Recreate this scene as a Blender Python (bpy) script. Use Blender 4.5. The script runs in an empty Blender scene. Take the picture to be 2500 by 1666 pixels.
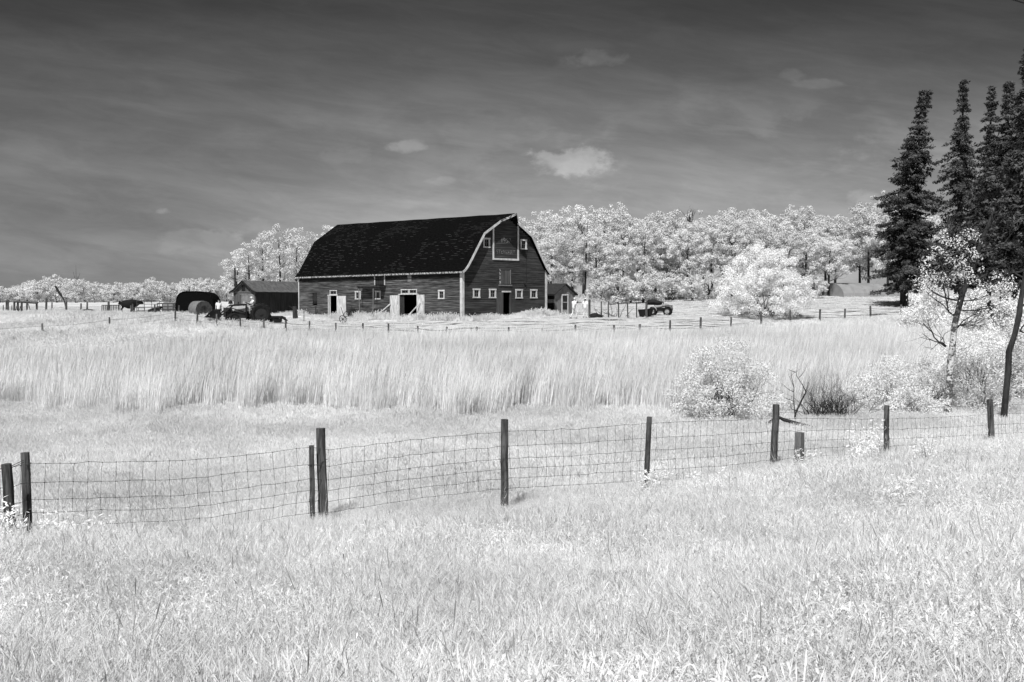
import bpy, math, random
import numpy as np
from mathutils import Vector, Matrix, Quaternion

# ------------------------------------------------------------------ camera, world, sun
SC = bpy.context.scene
COL = SC.collection
F = 2430.0                       # focal length in pixels of the 2500 px wide photograph
PITCH = math.atan(95 / F)
ZC = 1.4                         # camera height above the barn's ground
cam_d = bpy.data.cameras.new("camera"); cam = bpy.data.objects.new("camera", cam_d); COL.objects.link(cam)
cam_d.sensor_width = 36; cam_d.lens = F / 2500 * 36; cam_d.clip_start = .1; cam_d.clip_end = 8000
cam.location = (0, 0, ZC); cam.rotation_euler = (math.pi / 2 - PITCH, 0, 0)
SC.camera = cam
SC.view_settings.view_transform = 'Standard'; SC.view_settings.look = 'None'
SC.view_settings.exposure = 0.12; SC.view_settings.gamma = 1
SC.cycles.max_bounces = 7; SC.cycles.diffuse_bounces = 4; SC.cycles.transmission_bounces = 4
SC.cycles.transparent_max_bounces = 4; SC.cycles.use_denoising = True

SUN_EL = math.radians(52); SAX, SAY = -.32, -.947          # horizontal direction towards the sun
sun_d = bpy.data.lights.new("sun", 'SUN'); sun_d.energy = 5.0; sun_d.angle = math.radians(.5); sun_d.color = (1, 1, 1)
sun = bpy.data.objects.new("sun", sun_d); COL.objects.link(sun)
sdir = Vector((SAX * math.cos(SUN_EL), SAY * math.cos(SUN_EL), math.sin(SUN_EL)))
sun.rotation_euler = sdir.to_track_quat('Z', 'Y').to_euler(); sun.location = (0, -20, 60)

class NT:
    """small helper for node trees"""
    def __init__(s, tree): s.t = tree; s.n = tree.nodes; s.l = tree.links
    def node(s, typ, **kw):
        nd = s.n.new(typ)
        for k, v in kw.items(): setattr(nd, k, v)
        return nd
    def put(s, sock, v):
        if isinstance(v, bpy.types.NodeSocket): s.l.new(v, sock)
        elif v is not None: sock.default_value = v
    def m(s, op, a, b=None, c=None, clamp=False):
        nd = s.node('ShaderNodeMath', operation=op); nd.use_clamp = clamp
        s.put(nd.inputs[0], a)
        if b is not None: s.put(nd.inputs[1], b)
        if c is not None: s.put(nd.inputs[2], c)
        return nd.outputs[0]
    def comb(s, x, y, z):
        nd = s.node('ShaderNodeCombineXYZ')
        for i, v in enumerate((x, y, z)): s.put(nd.inputs[i], v)
        return nd.outputs[0]
    def noise(s, vec, scale, detail=4, rough=.55, dist=0):
        nd = s.node('ShaderNodeTexNoise'); s.put(nd.inputs['Vector'], vec)
        nd.inputs['Scale'].default_value = scale; nd.inputs['Detail'].default_value = detail
        nd.inputs['Roughness'].default_value = rough; nd.inputs['Distortion'].default_value = dist
        return nd.outputs['Fac']
    def ramp(s, fac, stops, interp='LINEAR'):
        nd = s.node('ShaderNodeValToRGB'); s.put(nd.inputs[0], fac); cr = nd.color_ramp; cr.interpolation = interp
        while len(cr.elements) < len(stops): cr.elements.new(.5)
        for e, (p, v) in zip(cr.elements, stops): e.position = p; e.color = (v, v, v, 1)
        return nd.outputs[0]
    def smooth(s, v, a, b, lo=0., hi=1.):
        nd = s.node('ShaderNodeMapRange', interpolation_type='SMOOTHSTEP'); s.put(nd.inputs[0], v)
        for i, q in enumerate((a, b, lo, hi)): nd.inputs[i + 1].default_value = q
        return nd.outputs[0]

world = bpy.data.worlds.new("World"); SC.world = world; world.use_nodes = True
w = NT(world.node_tree); w.n.clear()
tc = w.node('ShaderNodeTexCoord'); sep = w.node('ShaderNodeSeparateXYZ'); w.l.new(tc.outputs['Generated'], sep.inputs[0])
wx, wy, wz = sep.outputs
ya = w.m('MAXIMUM', w.m('ABSOLUTE', wy), .15)
az = w.m('DIVIDE', wx, ya); el = w.m('DIVIDE', wz, ya)                    # azimuth and elevation tangents
base = w.ramp(w.m('MULTIPLY', el, 1.0), [(0, .47), (.05, .45), (.085, .39), (.12, .30), (.16, .215), (.20, .148), (.24, .102), (.28, .066), (.33, .044), (.6, .035), (1, .03)])
left = w.m('MULTIPLY', w.smooth(az, -.02, -.40), w.smooth(el, .26, .07))
base = w.m('MULTIPLY', base, w.m('SUBTRACT', 1.0, w.m('MULTIPLY', left, .45)))
rightd = w.m('MULTIPLY', w.smooth(az, .15, .5), w.smooth(el, .16, .04))
base = w.m('MULTIPLY', base, w.m('SUBTRACT', 1.0, w.m('MULTIPLY', rightd, .22)))
# thin streaked high cloud
vec = w.comb(w.m('MULTIPLY', az, 2.6), w.m('ADD', w.m('MULTIPLY', el, 15), w.m('MULTIPLY', az, 1.8)), 3.1)
st = w.noise(vec, 1.5, 7, .6, .15)
st = w.smooth(st, .34, .70, .88, 1.13)
vec2 = w.comb(w.m('MULTIPLY', az, 9), w.m('MULTIPLY', el, 20), 7.7)
bil = w.noise(vec2, 1.1, 8, .6, .3)
bilm = w.m('MULTIPLY', w.smooth(bil, .5, .68), w.m('MULTIPLY', w.smooth(el, .25, .12), w.smooth(az, -.25, .2, .25, 1)))
sky = w.m('MULTIPLY', base, st)
wsp = w.noise(w.comb(w.m('MULTIPLY', az, 7), w.m('ADD', w.m('MULTIPLY', el, 34), w.m('MULTIPLY', az, 5)), 2.2), 1.4, 9, .68, .6)
sky = w.m('MULTIPLY', sky, w.smooth(wsp, .32, .70, .93, 1.10))
sky = w.m('ADD', sky, w.m('MULTIPLY', bilm, .085))
nz = w.noise(w.comb(w.m('MULTIPLY', az, 34), w.m('MULTIPLY', el, 52), 1.3), 1.0, 10, .60, .1)
nz2 = w.noise(w.comb(w.m('MULTIPLY', az, 30), w.m('MULTIPLY', el, 42), 9.3), 2.3, 6, .6, .1)
for (pu, pv, pw, ph, pi, hard) in [(1395, 400, 100, 44, .17, .75), (1425, 418, 80, 34, .06, 1.0), (992, 362, 60, 18, .10, .85), (1080, 445, 42, 12, .07, 1.0), (1455, 152, 80, 26, .040, .8), (1400, 160, 60, 20, .03, 1.0),
                             (402, 518, 22, 12, .12, 1.0), (500, 600, 120, 40, .045, .7), (545, 580, 55, 28, .035, .9), (1925, 190, 34, 18, .035, .9), (1990, 212, 60, 13, .035, .9),
                             (2110, 490, 46, 26, .10, 1.0), (700, 570, 130, 40, .05, 1.0), (840, 385, 70, 26, .03, .8)]:
    a0 = (pu - 1250) / F; e0 = (738 - pv) / F
    dx = w.m('DIVIDE', w.m('SUBTRACT', az, a0), pw / F); dy = w.m('DIVIDE', w.m('SUBTRACT', el, e0), ph / F)
    low = w.m('MULTIPLY', w.m('LESS_THAN', dy, 0.0), .55)                  # flatter base
    d2 = w.m('ADD', w.m('MULTIPLY', dx, dx), w.m('MULTIPLY', w.m('MULTIPLY', dy, dy), w.m('ADD', low, 1)))
    d2 = w.m('ADD', d2, w.m('MULTIPLY', w.m('SUBTRACT', nz, .5), 4.0))
    mk = w.smooth(d2, 1.2, 1.2 - 1.25 * hard)
    shade = w.m('ADD', w.m('ADD', .66, w.m('MULTIPLY', nz2, .56)), w.m('MULTIPLY', w.m('MAXIMUM', w.m('MINIMUM', dy, 1.0), -1.0), .16))
    sky = w.m('ADD', sky, w.m('MULTIPLY', w.m('MULTIPLY', mk, shade), pi))
nish = w.node('ShaderNodeTexSky', sky_type='NISHITA'); nish.sun_disc = False
nish.sun_elevation = SUN_EL; nish.sun_rotation = math.atan2(SAX, SAY)
bw = w.node('ShaderNodeRGBToBW'); w.l.new(nish.outputs[0], bw.inputs[0])
sky = w.m('ADD', w.m('MULTIPLY', sky, .88), w.m('MULTIPLY', bw.outputs[0], .0012))
bg = w.node('ShaderNodeBackground'); w.l.new(sky, bg.inputs[0]); bg.inputs[1].default_value = 1.0
ow = w.node('ShaderNodeOutputWorld'); w.l.new(bg.outputs[0], ow.inputs[0])

# ------------------------------------------------------------------ geometry of the picture
def ray(u, v):
    a = (u - 1250) / F; b = (833 - v) / F
    return Vector((a, math.cos(PITCH) + b * math.sin(PITCH), -math.sin(PITCH) + b * math.cos(PITCH)))
def P(u, v, d):
    r = ray(u, v); r = r * (d / r.y); r.z += ZC
    return r
TU = np.array([0, 430, 770, 1130, 1580, 2000, 2500.])
TD = [(0, [-1.75]*7), (3, [-1.9]*7), (8, [-2.6]*5 + [-2.5, -2.4]), (14, [-3.48, -3.48, -3.46, -3.42, -3.35, -3.2, -3.1]),
      (20, [-3.7, -3.7, -3.68, -3.64, -3.58, -3.52, -3.45]), (26, [-3.85, -3.85, -3.85, -3.85, -3.8, -3.75, -3.75]),
      (34, [-4.0]*6 + [-3.95]), (50, [-3.75, -3.9, -3.95, -3.95, -3.9, -3.7, -3.4]), (57, [-3.4, -3.7, -3.8, -3.85, -3.8, -3.4, -3.0]),
      (66, [-3.0, -3.1, -3.4, -3.5, -3.4, -3.1, -2.8]), (75, [-2.75, -2.5, -2.5, -2.4, -2.3, -2.4, -2.3]), (80, [-2.5, -1.95, -2.2, -1.8, -1.85, -2.1, -2.0]),
      (85, [-2.2, -1.7, -2.0, -1.45, -1.25, -1.75, -1.75]), (90, [-1.9, -1.55, -1.85, -1.43, -1.1, -1.4, -1.4]), (95, [-1.6, -1.4, -1.7, -1.42, -.95, -.7, -.75]), (106, [-1.3, -1.3, -1.4, -1.35, -.6, -.1, .0]),
      (118, [-1.15, -1.2, -1.2, -1.2, -.1, .35, .3]), (130, [-1.0, -1.0, -1.1, -.5, .45, .9, .8]), (145, [-.9, -.9, -.8, 0, 1.1, 1.6, 1.4]),
      (200, [-.6, -.5, 0, 1, 2, 2.5, 2]), (300, [0, 0, .5, 1.5, 2.5, 3, 2.5]), (4000, [0, 0, 0, 0, 0, 0, 0])]
_dl = np.log(np.array([t[0] for t in TD]) + 4.0); _tz = np.array([t[1] for t in TD])
LG = np.linspace(math.log(4.0), math.log(4004.0), 700); UG = np.linspace(-400, 2900, 120)
_a = np.array([[np.interp(l, _dl, _tz[:, j]) for j in range(7)] for l in LG])
FT = np.array([np.interp(UG, TU, row) for row in _a])
def _sm(a, n, ax):
    k = np.hanning(n + 2)[1:-1]; k /= k.sum()
    pad = [(0, 0), (0, 0)]; pad[ax] = (n // 2, n // 2)
    return np.apply_along_axis(lambda r: np.convolve(r, k, 'valid'), ax, np.pad(a, pad, mode='edge'))
FT = _sm(_sm(FT, 9, 0), 13, 1)
def Gv(x, y):
    x = np.asarray(x, float); y = np.asarray(y, float)
    u = 1250 + F * x / np.maximum(y, 2.0)
    li = (np.log(np.maximum(y, 0) + 4.0) - LG[0]) / (LG[1] - LG[0]); li = np.clip(li, 0, len(LG) - 1.001)
    ui = np.clip((u - UG[0]) / (UG[1] - UG[0]), 0, len(UG) - 1.001)
    i = li.astype(int); j = ui.astype(int); a = li - i; b = ui - j
    z = FT[i, j]*(1-a)*(1-b) + FT[i+1, j]*a*(1-b) + FT[i, j+1]*(1-a)*b + FT[i+1, j+1]*a*b
    w_ = np.clip((160 - y) / 60, 0, 1) * np.clip(y / 4, 0, 1)
    z = z + w_ * (.035*np.sin(x*1.1 + 1.3*np.sin(y*.7)) + .04*np.sin(y*.9 + 2*np.sin(x*.37)) + .03*np.sin(x*.33 - y*.41))
    return z + ZC
def G(x, y): return float(Gv(x, y))
def ground_at(u, d):
    x = (u - 1250) / F * d
    return Vector((x, d, G(x, d)))

# ------------------------------------------------------------------ materials
def mat(name, build, rough=.85, transl=0., bump=None, spec=.2, metal=0.):
    m = bpy.data.materials.new(name); m.use_nodes = True
    t = NT(m.node_tree); t.n.clear()
    out = t.node('ShaderNodeOutputMaterial')
    val = build(t) if callable(build) else build
    col = t.comb(val, val, val)
    pr = t.node('ShaderNodeBsdfPrincipled'); t.l.new(col, pr.inputs['Base Color'])
    pr.inputs['Roughness'].default_value = rough; pr.inputs['Specular IOR Level'].default_value = spec
    pr.inputs['Metallic'].default_value = metal
    sh = pr.outputs[0]
    if bump:
        b = t.node('ShaderNodeBump'); b.inputs['Strength'].default_value = bump[1]; b.inputs['Distance'].default_value = bump[2]
        t.l.new(bump[0](t), b.inputs['Height']); t.l.new(b.outputs[0], pr.inputs['Normal'])
    if transl:
        tr = t.node('ShaderNodeBsdfTranslucent'); t.l.new(col, tr.inputs[0])
        mx = t.node('ShaderNodeMixShader'); mx.inputs[0].default_value = transl
        t.l.new(sh, mx.inputs[1]); t.l.new(tr.outputs[0], mx.inputs[2]); sh = mx.outputs[0]
    t.l.new(sh, out.inputs[0])
    return m
def objc(t): return t.node('ShaderNodeTexCoord').outputs['Object']
def posn(t): return t.node('ShaderNodeNewGeometry').outputs['Position']
def mapped(t, v, s):
    nd = t.node('ShaderNodeMapping'); t.l.new(v, nd.inputs['Vector']); nd.inputs['Scale'].default_value = s
    return nd.outputs[0]
def rnd(t): return t.node('ShaderNodeObjectInfo').outputs['Random']
def speck(v, amp, scale=3, stretch=(1, 1, 1)):
    def f(t):
        n = t.noise(mapped(t, objc(t), stretch), scale, 5, .6)
        return t.m('MULTIPLY', t.smooth(n, .3, .7, 1 - amp, 1 + amp), v)
    return f
def plant_val(v, amp, pscale=.12, pamp=.14, lo=0):
    def f(t):
        a = t.m('MULTIPLY', t.smooth(rnd(t), 0, 1, 1 - amp, 1 + amp * .6), v)
        n = t.noise(posn(t), pscale, 4, .6)
        return t.m('MULTIPLY', a, t.smooth(n, .34, .62, 1 - pamp, 1 + pamp * .3))
    return f
M = {}
M['grass'] = mat('white_grass', plant_val(.90, .22, .35, .10), .8, .42)
M['stalk'] = mat('dry_stalk', plant_val(.60, .35), .8, .2)
M['meadow'] = mat('meadow_grass', plant_val(.90, .14, .16, .12), .8, .42)
M['cattail'] = mat('cattail_leaf', plant_val(.90, .20, .11, .12), .8, .38)
M['hill'] = mat('hill_grass', plant_val(.84, .12, .09, .12), .8, .4)
M['weed'] = mat('weed_leaf', plant_val(.90, .10, .5, .04), .7, .3)
M['leaf'] = mat('white_leaf', plant_val(.86, .10, .5, .10), .8, .14)
M['leafwood'] = mat('wood_leaf', plant_val(.76, .12, .3, .14), .8, .12)
M['leafgrey'] = mat('pale_grey_leaf', plant_val(.80, .12, .7, .22), .8, .3)
M['bark'] = mat('dark_bark', speck(.035, .5, 6, (1, 1, .3)), .95)
M['barkgrey'] = mat('grey_bark', speck(.10, .5, 6, (1, 1, .3)), .95)
def needle(t):
    n = t.noise(posn(t), 1.3, 3, .6)
    return t.smooth(n, .35, .65, .025, .12)
M['needle'] = mat('spruce_needle', needle, .8, .06)
def birch(t):
    n = t.noise(mapped(t, objc(t), (3, 3, 4.2)), 2.1, 6, .7)
    lv = t.smooth(n, .47, .53, .045, .55)
    z = t.node('ShaderNodeSeparateXYZ'); t.l.new(objc(t), z.inputs[0])
    top = t.smooth(z.outputs[2], 2.6, 3.9); bot = t.smooth(z.outputs[2], 1.1, .35)
    k = t.m('SUBTRACT', 1, t.m('MAXIMUM', top, t.m('MULTIPLY', bot, t.smooth(n, .62, .40))))
    return t.m('ADD', t.m('MULTIPLY', lv, k), .03)
M['birch'] = mat('birch_bark', birch, .8)
def boards(lo, hi, sx):
    def f(t):
        v = objc(t)
        n = t.noise(mapped(t, v, (sx[0], sx[1], 9)), 1.0, 6, .65)
        big = t.noise(mapped(t, v, (.25, .25, .5)), 1.0, 4, .6)
        return t.m('MULTIPLY', t.smooth(n, .38, .68, lo, hi), t.smooth(big, .3, .7, .75, 1.25))
    return f
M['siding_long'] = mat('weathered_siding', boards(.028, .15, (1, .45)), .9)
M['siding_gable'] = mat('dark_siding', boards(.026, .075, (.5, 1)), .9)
M['siding_eave_shade'] = mat('eave_shade_siding', boards(.012, .03, (1, .45)), .9)  # near-black board tone that stands in for the eave's shadow
def shingle(t):
    br = t.node('ShaderNodeTexBrick'); v = t.node('ShaderNodeUVMap'); v.uv_map = 'uv'
    t.l.new(v.outputs[0], br.inputs['Vector'])
    br.inputs['Scale'].default_value = 1.0; br.inputs['Mortar Size'].default_value = .02
    br.inputs['Brick Width'].default_value = .5; br.inputs['Row Height'].default_value = .19; br.inputs['Bias'].default_value = -.2
    br.inputs['Color1'].default_value = (0, 0, 0, 1); br.inputs['Color2'].default_value = (1, 1, 1, 1); br.inputs['Mortar'].default_value = (0, 0, 0, 1)
    patch = t.noise(mapped(t, v.outputs[0], (.16, .28, 1)), 1.0, 4, .55)
    lvl = t.smooth(patch, .34, .64, .10, .75)
    one = t.m('LESS_THAN', t.m('SUBTRACT', 1, t.node('ShaderNodeRGBToBW').outputs[0]), 0)
    b2 = t.node('ShaderNodeRGBToBW'); t.l.new(br.outputs['Color'], b2.inputs[0])
    pick = t.m('GREATER_THAN', b2.outputs[0], t.m('SUBTRACT', 1, lvl))
    rowpos = t.node('ShaderNodeSeparateXYZ'); t.l.new(v.outputs[0], rowpos.inputs[0])
    fr = t.m('FRACT', t.m('DIVIDE', rowpos.outputs[1], .19))
    edge = t.smooth(fr, .62, .75)
    small = t.noise(mapped(t, v.outputs[0], (2, 5, 1)), 1.5, 3, .6)
    return t.m('ADD', t.m('MULTIPLY', t.m('MULTIPLY', pick, edge), t.m('MULTIPLY', small, .055)), t.m('MULTIPLY', small, .010))
M['shingle'] = mat('black_shingles', shingle, .95, spec=0)
M['white'] = mat('chipped_white_paint', speck(.54, .22, 5, (1, 1, .5)), .7)
M['whiteworn'] = mat('worn_white_paint', lambda t: t.smooth(t.noise(mapped(t, objc(t), (2, 2, 2)), 3, 6, .7), .42, .58, .05, .48), .8)
M['doorwhite'] = mat('pale_door_boards', speck(.55, .28, 2.5, (2, 2, .6)), .7)
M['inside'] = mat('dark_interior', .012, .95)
M['glass'] = mat('window_glass', .012, .08, spec=.5)
M['greywood'] = mat('grey_wood', speck(.17, .35, 3, (3, 3, .5)), .9)
M['shedwall'] = mat('shed_boards', speck(.075, .45, 2.5, (4, 4, .25)), .9)
M['sheddark'] = mat('shed_dark_boards', speck(.030, .45, 2.5, (4, 4, .25)), .9)
M['sheddoor'] = mat('shed_plywood_door', speck(.17, .2, 3), .9)
M['tin'] = mat('roof_tin', speck(.12, .35, 1.2, (.3, 3, 3)), .6)
M['roofdark'] = mat('dark_roof_edge', .02, .9)
M['palewood'] = mat('pale_new_wood', speck(.62, .12, 4), .7)
M['black'] = mat('black_rubber', .012, .7)
M['blackmetal'] = mat('black_metal', .014, .4)
M['dark'] = mat('dark_paint', .03, .5)
M['midpaint'] = mat('faded_grey_paint', speck(.30, .2, 4), .5)
M['lightpaint'] = mat('light_grey_paint', speck(.5, .12, 4), .45)
M['pipe'] = mat('corral_pipe', .05, .6)
M['post'] = mat('fence_post_wood', lambda t: t.m('MULTIPLY', t.smooth(t.noise(mapped(t, objc(t), (9, 9, .8)), 2.2, 6, .7), .32, .68, .025, .12), t.smooth(t.noise(objc(t), 1.7, 4), .3, .7, .75, 1.3)), .95)
M['postpale'] = mat('pale_post_wood', lambda t: t.smooth(t.noise(mapped(t, objc(t), (9, 9, .8)), 2.2, 6, .7), .3, .7, .07, .22), .95)
M['wire'] = mat('rusty_wire', .05, .8)
M['hay'] = mat('grey_hay', speck(.16, .3, 6, (1, 4, 1)), .95)
M['hayend'] = mat('bale_end', speck(.05, .4, 8), .95)
M['shelter'] = mat('dark_shelter_sheet', .004, .9, spec=.05)
M['quonset'] = mat('grey_shed_sheet', speck(.24, .12, .8, (1, 1, 1)), .8)
M['cow'] = mat('black_coat', .008, .75, spec=.15)
M['skin'] = mat('light_skin', .55, .6)
M['shirt'] = mat('white_cotton', .80, .8)
M['jeans'] = mat('pale_trousers', .62, .85)
M['jeansdark'] = mat('grey_jeans', .22, .85)
M['hair'] = mat('dark_hair', .02, .7)
M['shoe'] = mat('dark_shoe', .02, .7)
M['cap'] = mat('white_cap', .8, .8)
M['letter'] = mat('faded_sign_paint', lambda t: t.smooth(t.noise(objc(t), 5, 5, .7), .40, .62, .05, .24), .9)
def groundv(t):
    v = posn(t)
    at = t.node('ShaderNodeAttribute'); at.attribute_name = 'yard'
    yard = t.smooth(at.outputs['Fac'], .2, .8)
    n = t.noise(v, .9, 6, .65); n2 = t.noise(v, .11, 4, .6)
    g = t.m('MULTIPLY', t.smooth(n, .3, .7, .60, .80), t.smooth(n2, .3, .7, .85, 1.1))
    # mown yard: pale stubble with wheel ruts across the slope, bare soil and their shade coloured in
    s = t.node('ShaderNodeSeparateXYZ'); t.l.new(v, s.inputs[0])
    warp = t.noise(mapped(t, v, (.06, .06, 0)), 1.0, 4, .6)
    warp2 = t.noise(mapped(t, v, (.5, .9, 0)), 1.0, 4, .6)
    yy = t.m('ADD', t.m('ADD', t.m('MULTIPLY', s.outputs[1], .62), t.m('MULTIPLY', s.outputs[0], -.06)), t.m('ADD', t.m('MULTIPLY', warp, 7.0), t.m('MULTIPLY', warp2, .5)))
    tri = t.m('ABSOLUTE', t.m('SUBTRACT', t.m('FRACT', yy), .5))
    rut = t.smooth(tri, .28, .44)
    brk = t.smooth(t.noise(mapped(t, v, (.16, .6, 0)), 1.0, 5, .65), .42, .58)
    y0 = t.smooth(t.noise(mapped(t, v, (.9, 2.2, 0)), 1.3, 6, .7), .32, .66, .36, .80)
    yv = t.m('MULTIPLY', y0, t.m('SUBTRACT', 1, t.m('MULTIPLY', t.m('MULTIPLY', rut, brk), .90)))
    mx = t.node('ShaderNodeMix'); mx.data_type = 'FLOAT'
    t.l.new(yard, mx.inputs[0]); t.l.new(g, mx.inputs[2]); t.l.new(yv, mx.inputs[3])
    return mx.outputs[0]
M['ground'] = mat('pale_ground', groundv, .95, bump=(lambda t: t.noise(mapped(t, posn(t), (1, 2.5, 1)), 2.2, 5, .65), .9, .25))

# ------------------------------------------------------------------ mesh helpers
class MB:
    def __init__(s): s.v = []; s.f = []; s.uv = []
    def quad(s, a, b, c, d, uv=None):
        i = len(s.v); s.v += [tuple(a), tuple(b), tuple(c), tuple(d)]; s.f.append((i, i+1, i+2, i+3)); s.uv.append(uv)
    def poly(s, pts):
        i = len(s.v); s.v += [tuple(p) for p in pts]; s.f.append(tuple(range(i, i + len(pts)))); s.uv.append(None)
    def box(s, x0, x1, y0, y1, z0, z1, mtx=None):
        i = len(s.v)
        c = [Vector((x, y, z)) for z in (z0, z1) for (x, y) in ((x0, y0), (x1, y0), (x1, y1), (x0, y1))]
        if mtx: c = [mtx @ p for p in c]
        s.v += [tuple(p) for p in c]
        for q in ((3, 2, 1, 0), (4, 5, 6, 7), (0, 1, 5, 4), (1, 2, 6, 5), (2, 3, 7, 6), (3, 0, 4, 7)): s.f.append(tuple(i + k for k in q)); s.uv.append(None)
    def tube(s, pts, rad, n=6, cap=True, flat=1.0):
        pts = [Vector(p) for p in pts]
        if not hasattr(rad, '__len__'): rad = [rad] * len(pts)
        i0 = len(s.v); up = None
        for k, p in enumerate(pts):
            d = (pts[min(k+1, len(pts)-1)] - pts[max(k-1, 0)])
            if d.length < 1e-7: d = Vector((0, 0, 1))
            d.normalize()
            if up is None: up = Vector((0, 0, 1)) if abs(d.z) < .9 else Vector((1, 0, 0))
            a = d.cross(up)
            if a.length < 1e-4: a = d.orthogonal()
            a.normalize(); b = a.cross(d); up = b
            for j in range(n):
                t = 2 * math.pi * j / n
                s.v.append(tuple(p + (a * math.cos(t) + b * math.sin(t) * flat) * rad[k]))
        for k in range(len(pts) - 1):
            for j in range(n):
                q = i0 + k*n + j; r = i0 + k*n + (j+1) % n
                s.f.append((q, q+n, r+n, r)); s.uv.append(None)
        if cap:
            s.f.append(tuple(range(i0, i0+n))); s.uv.append(None)
            s.f.append(tuple(range(i0 + (len(pts)-1)*n + n - 1, i0 + (len(pts)-1)*n - 1, -1))); s.uv.append(None)
    def cyl(s, c, axis, r, L, n=16, r2=None):
        c = Vector(c); a = Vector(axis).normalized() * L / 2
        s.tube([c - a, c + a], [r, r if r2 is None else r2], n)
    def torus(s, c, axis, R, r, n=18, m=6):
        c = Vector(c); ax = Vector(axis).normalized(); a = ax.orthogonal().normalized(); b = ax.cross(a); i0 = len(s.v)
        for i in range(n):
            t = 2*math.pi*i/n; dd = a*math.cos(t) + b*math.sin(t)
            for j in range(m):
                q = 2*math.pi*j/m; s.v.append(tuple(c + dd*(R + r*math.cos(q)) + ax*r*math.sin(q)))
        for i in range(n):
            for j in range(m):
                s.f.append((i0+i*m+j, i0+((i+1) % n)*m+j, i0+((i+1) % n)*m+(j+1) % m, i0+i*m+(j+1) % m)); s.uv.append(None)
    def ball(s, c, r, n=10, m=7, top=1.0):
        i0 = len(s.v); r = r if hasattr(r, '__len__') else (r, r, r)
        for i in range(m + 1):
            th = math.pi * i / m * top
            for j in range(n):
                ph = 2*math.pi*j/n
                s.v.append((c[0]+r[0]*math.sin(th)*math.cos(ph), c[1]+r[1]*math.sin(th)*math.sin(ph), c[2]+r[2]*math.cos(th)))
        for i in range(m):
            for j in range(n):
                s.f.append((i0+i*n+j, i0+(i+1)*n+j, i0+(i+1)*n+(j+1) % n, i0+i*n+(j+1) % n)); s.uv.append(None)
    def build(s, name, material, parent=None, smooth=False, loc=None):
        me = bpy.data.meshes.new(name); me.from_pydata(s.v, [], s.f); me.materials.append(material)
        if any(u is not None for u in s.uv):
            uvl = me.uv_layers.new(name='uv'); li = 0
            for f, u in zip(s.f, s.uv):
                for k in range(len(f)):
                    if u is not None: uvl.data[li].uv = u[k]
                    li += 1
        if smooth: me.polygons.foreach_set('use_smooth', [True] * len(me.polygons))
        me.update()
        o = bpy.data.objects.new(name, me); COL.objects.link(o)
        if parent: o.parent = parent
        if loc is not None: o.location = loc
        return o
def tag(o, label=None, cat=None, group=None, kind=None):
    if label: o['label'] = label
    if cat: o['category'] = cat
    if group: o['group'] = group
    if kind: o['kind'] = kind
    return o
def empty(name, loc=(0, 0, 0), rz=0, label=None, cat=None, group=None):
    o = bpy.data.objects.new(name, None); COL.objects.link(o); o.location = loc; o.rotation_euler = (0, 0, rz)
    o.empty_display_size = .3
    return tag(o, label, cat, group)
def npmesh(name, co, quads_n, material, smooth=False):
    """co: (N*4,3) array, N quads"""
    me = bpy.data.meshes.new(name); nv = len(co)
    me.vertices.add(nv); me.vertices.foreach_set('co', np.ascontiguousarray(co, dtype=np.float32).ravel())
    me.loops.add(nv); me.loops.foreach_set('vertex_index', np.arange(nv, dtype=np.int32))
    me.polygons.add(quads_n); me.polygons.foreach_set('loop_start', np.arange(quads_n, dtype=np.int32) * 4)
    me.materials.append(material); me.update(calc_edges=True)
    return me
def mobj(name, me, parent=None):
    o = bpy.data.objects.new(name, me); COL.objects.link(o); o.parent = parent
    return o
RS = np.random.RandomState
def unit(a): return a / np.maximum(np.linalg.norm(a, axis=1, keepdims=True), 1e-9)
def leaf_quads(rs, pos, nrm, ln, wd):
    n = len(pos); r = unit(rs.normal(size=(n, 3))); t = unit(np.cross(nrm, r)); b = np.cross(nrm, t)
    ln = ln * rs.uniform(.6, 1.3, (n, 1)); wd = wd * rs.uniform(.6, 1.3, (n, 1))
    return np.stack([pos - t*ln/2, pos - b*wd/2 + t*ln*.05, pos + t*ln/2, pos + b*wd/2 + t*ln*.05], 1).reshape(-1, 3)
def blobs_leaves(rs, centres, radii, per, leaf, flat=.8):
    ps = []; ns = []
    for c, r in zip(centres, radii):
        k = max(6, int(per * r * r))
        d = unit(rs.normal(size=(k, 3)) + np.array([0, 0, .25]))
        p = np.array(c) + d * r * rs.uniform(.45, 1.08, (k, 1)) * np.array([1, 1, flat])
        nn = unit(d * .9 + rs.normal(size=(k, 3)) * .55 + np.array([0, 0, .25]))
        ps.append(p); ns.append(nn)
    ps = np.concatenate(ps); ns = np.concatenate(ns)
    return leaf_quads(rs, ps, ns, leaf, leaf * .62)
def branch(mb, rng, p, d, L, r, depth, spread=.6, up=.15, n=5, seg=4, kids=3, tips=None, crook=.18):
    pts = [p.copy()]; rad = [r]; q = p.copy(); dd = d.normalized()
    for k in range(seg):
        dd = (dd + Vector((rng.gauss(0, crook), rng.gauss(0, crook), rng.gauss(0, crook) + up * .25))).normalized()
        q = q + dd * L / seg; pts.append(q.copy()); rad.append(r * (1 - .62 * (k + 1) / seg))
    mb.tube(pts, rad, n, cap=False)
    if tips is not None: tips += [pts[-1], pts[-2]]
    if depth > 0:
        for k in range(kids):
            i = rng.randint(max(1, seg // 2 - 1), seg)
            v = Vector((rng.gauss(0, 1), rng.gauss(0, 1), rng.gauss(0, .6) + up)).normalized()
            nd = (dd * (1 - spread) + v * spread).normalized()
            branch(mb, rng, pts[i], nd, L * rng.uniform(.5, .75), rad[i] * .68, depth - 1, spread, up, max(3, n - 1), max(2, seg - 1), kids, tips, crook)

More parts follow.
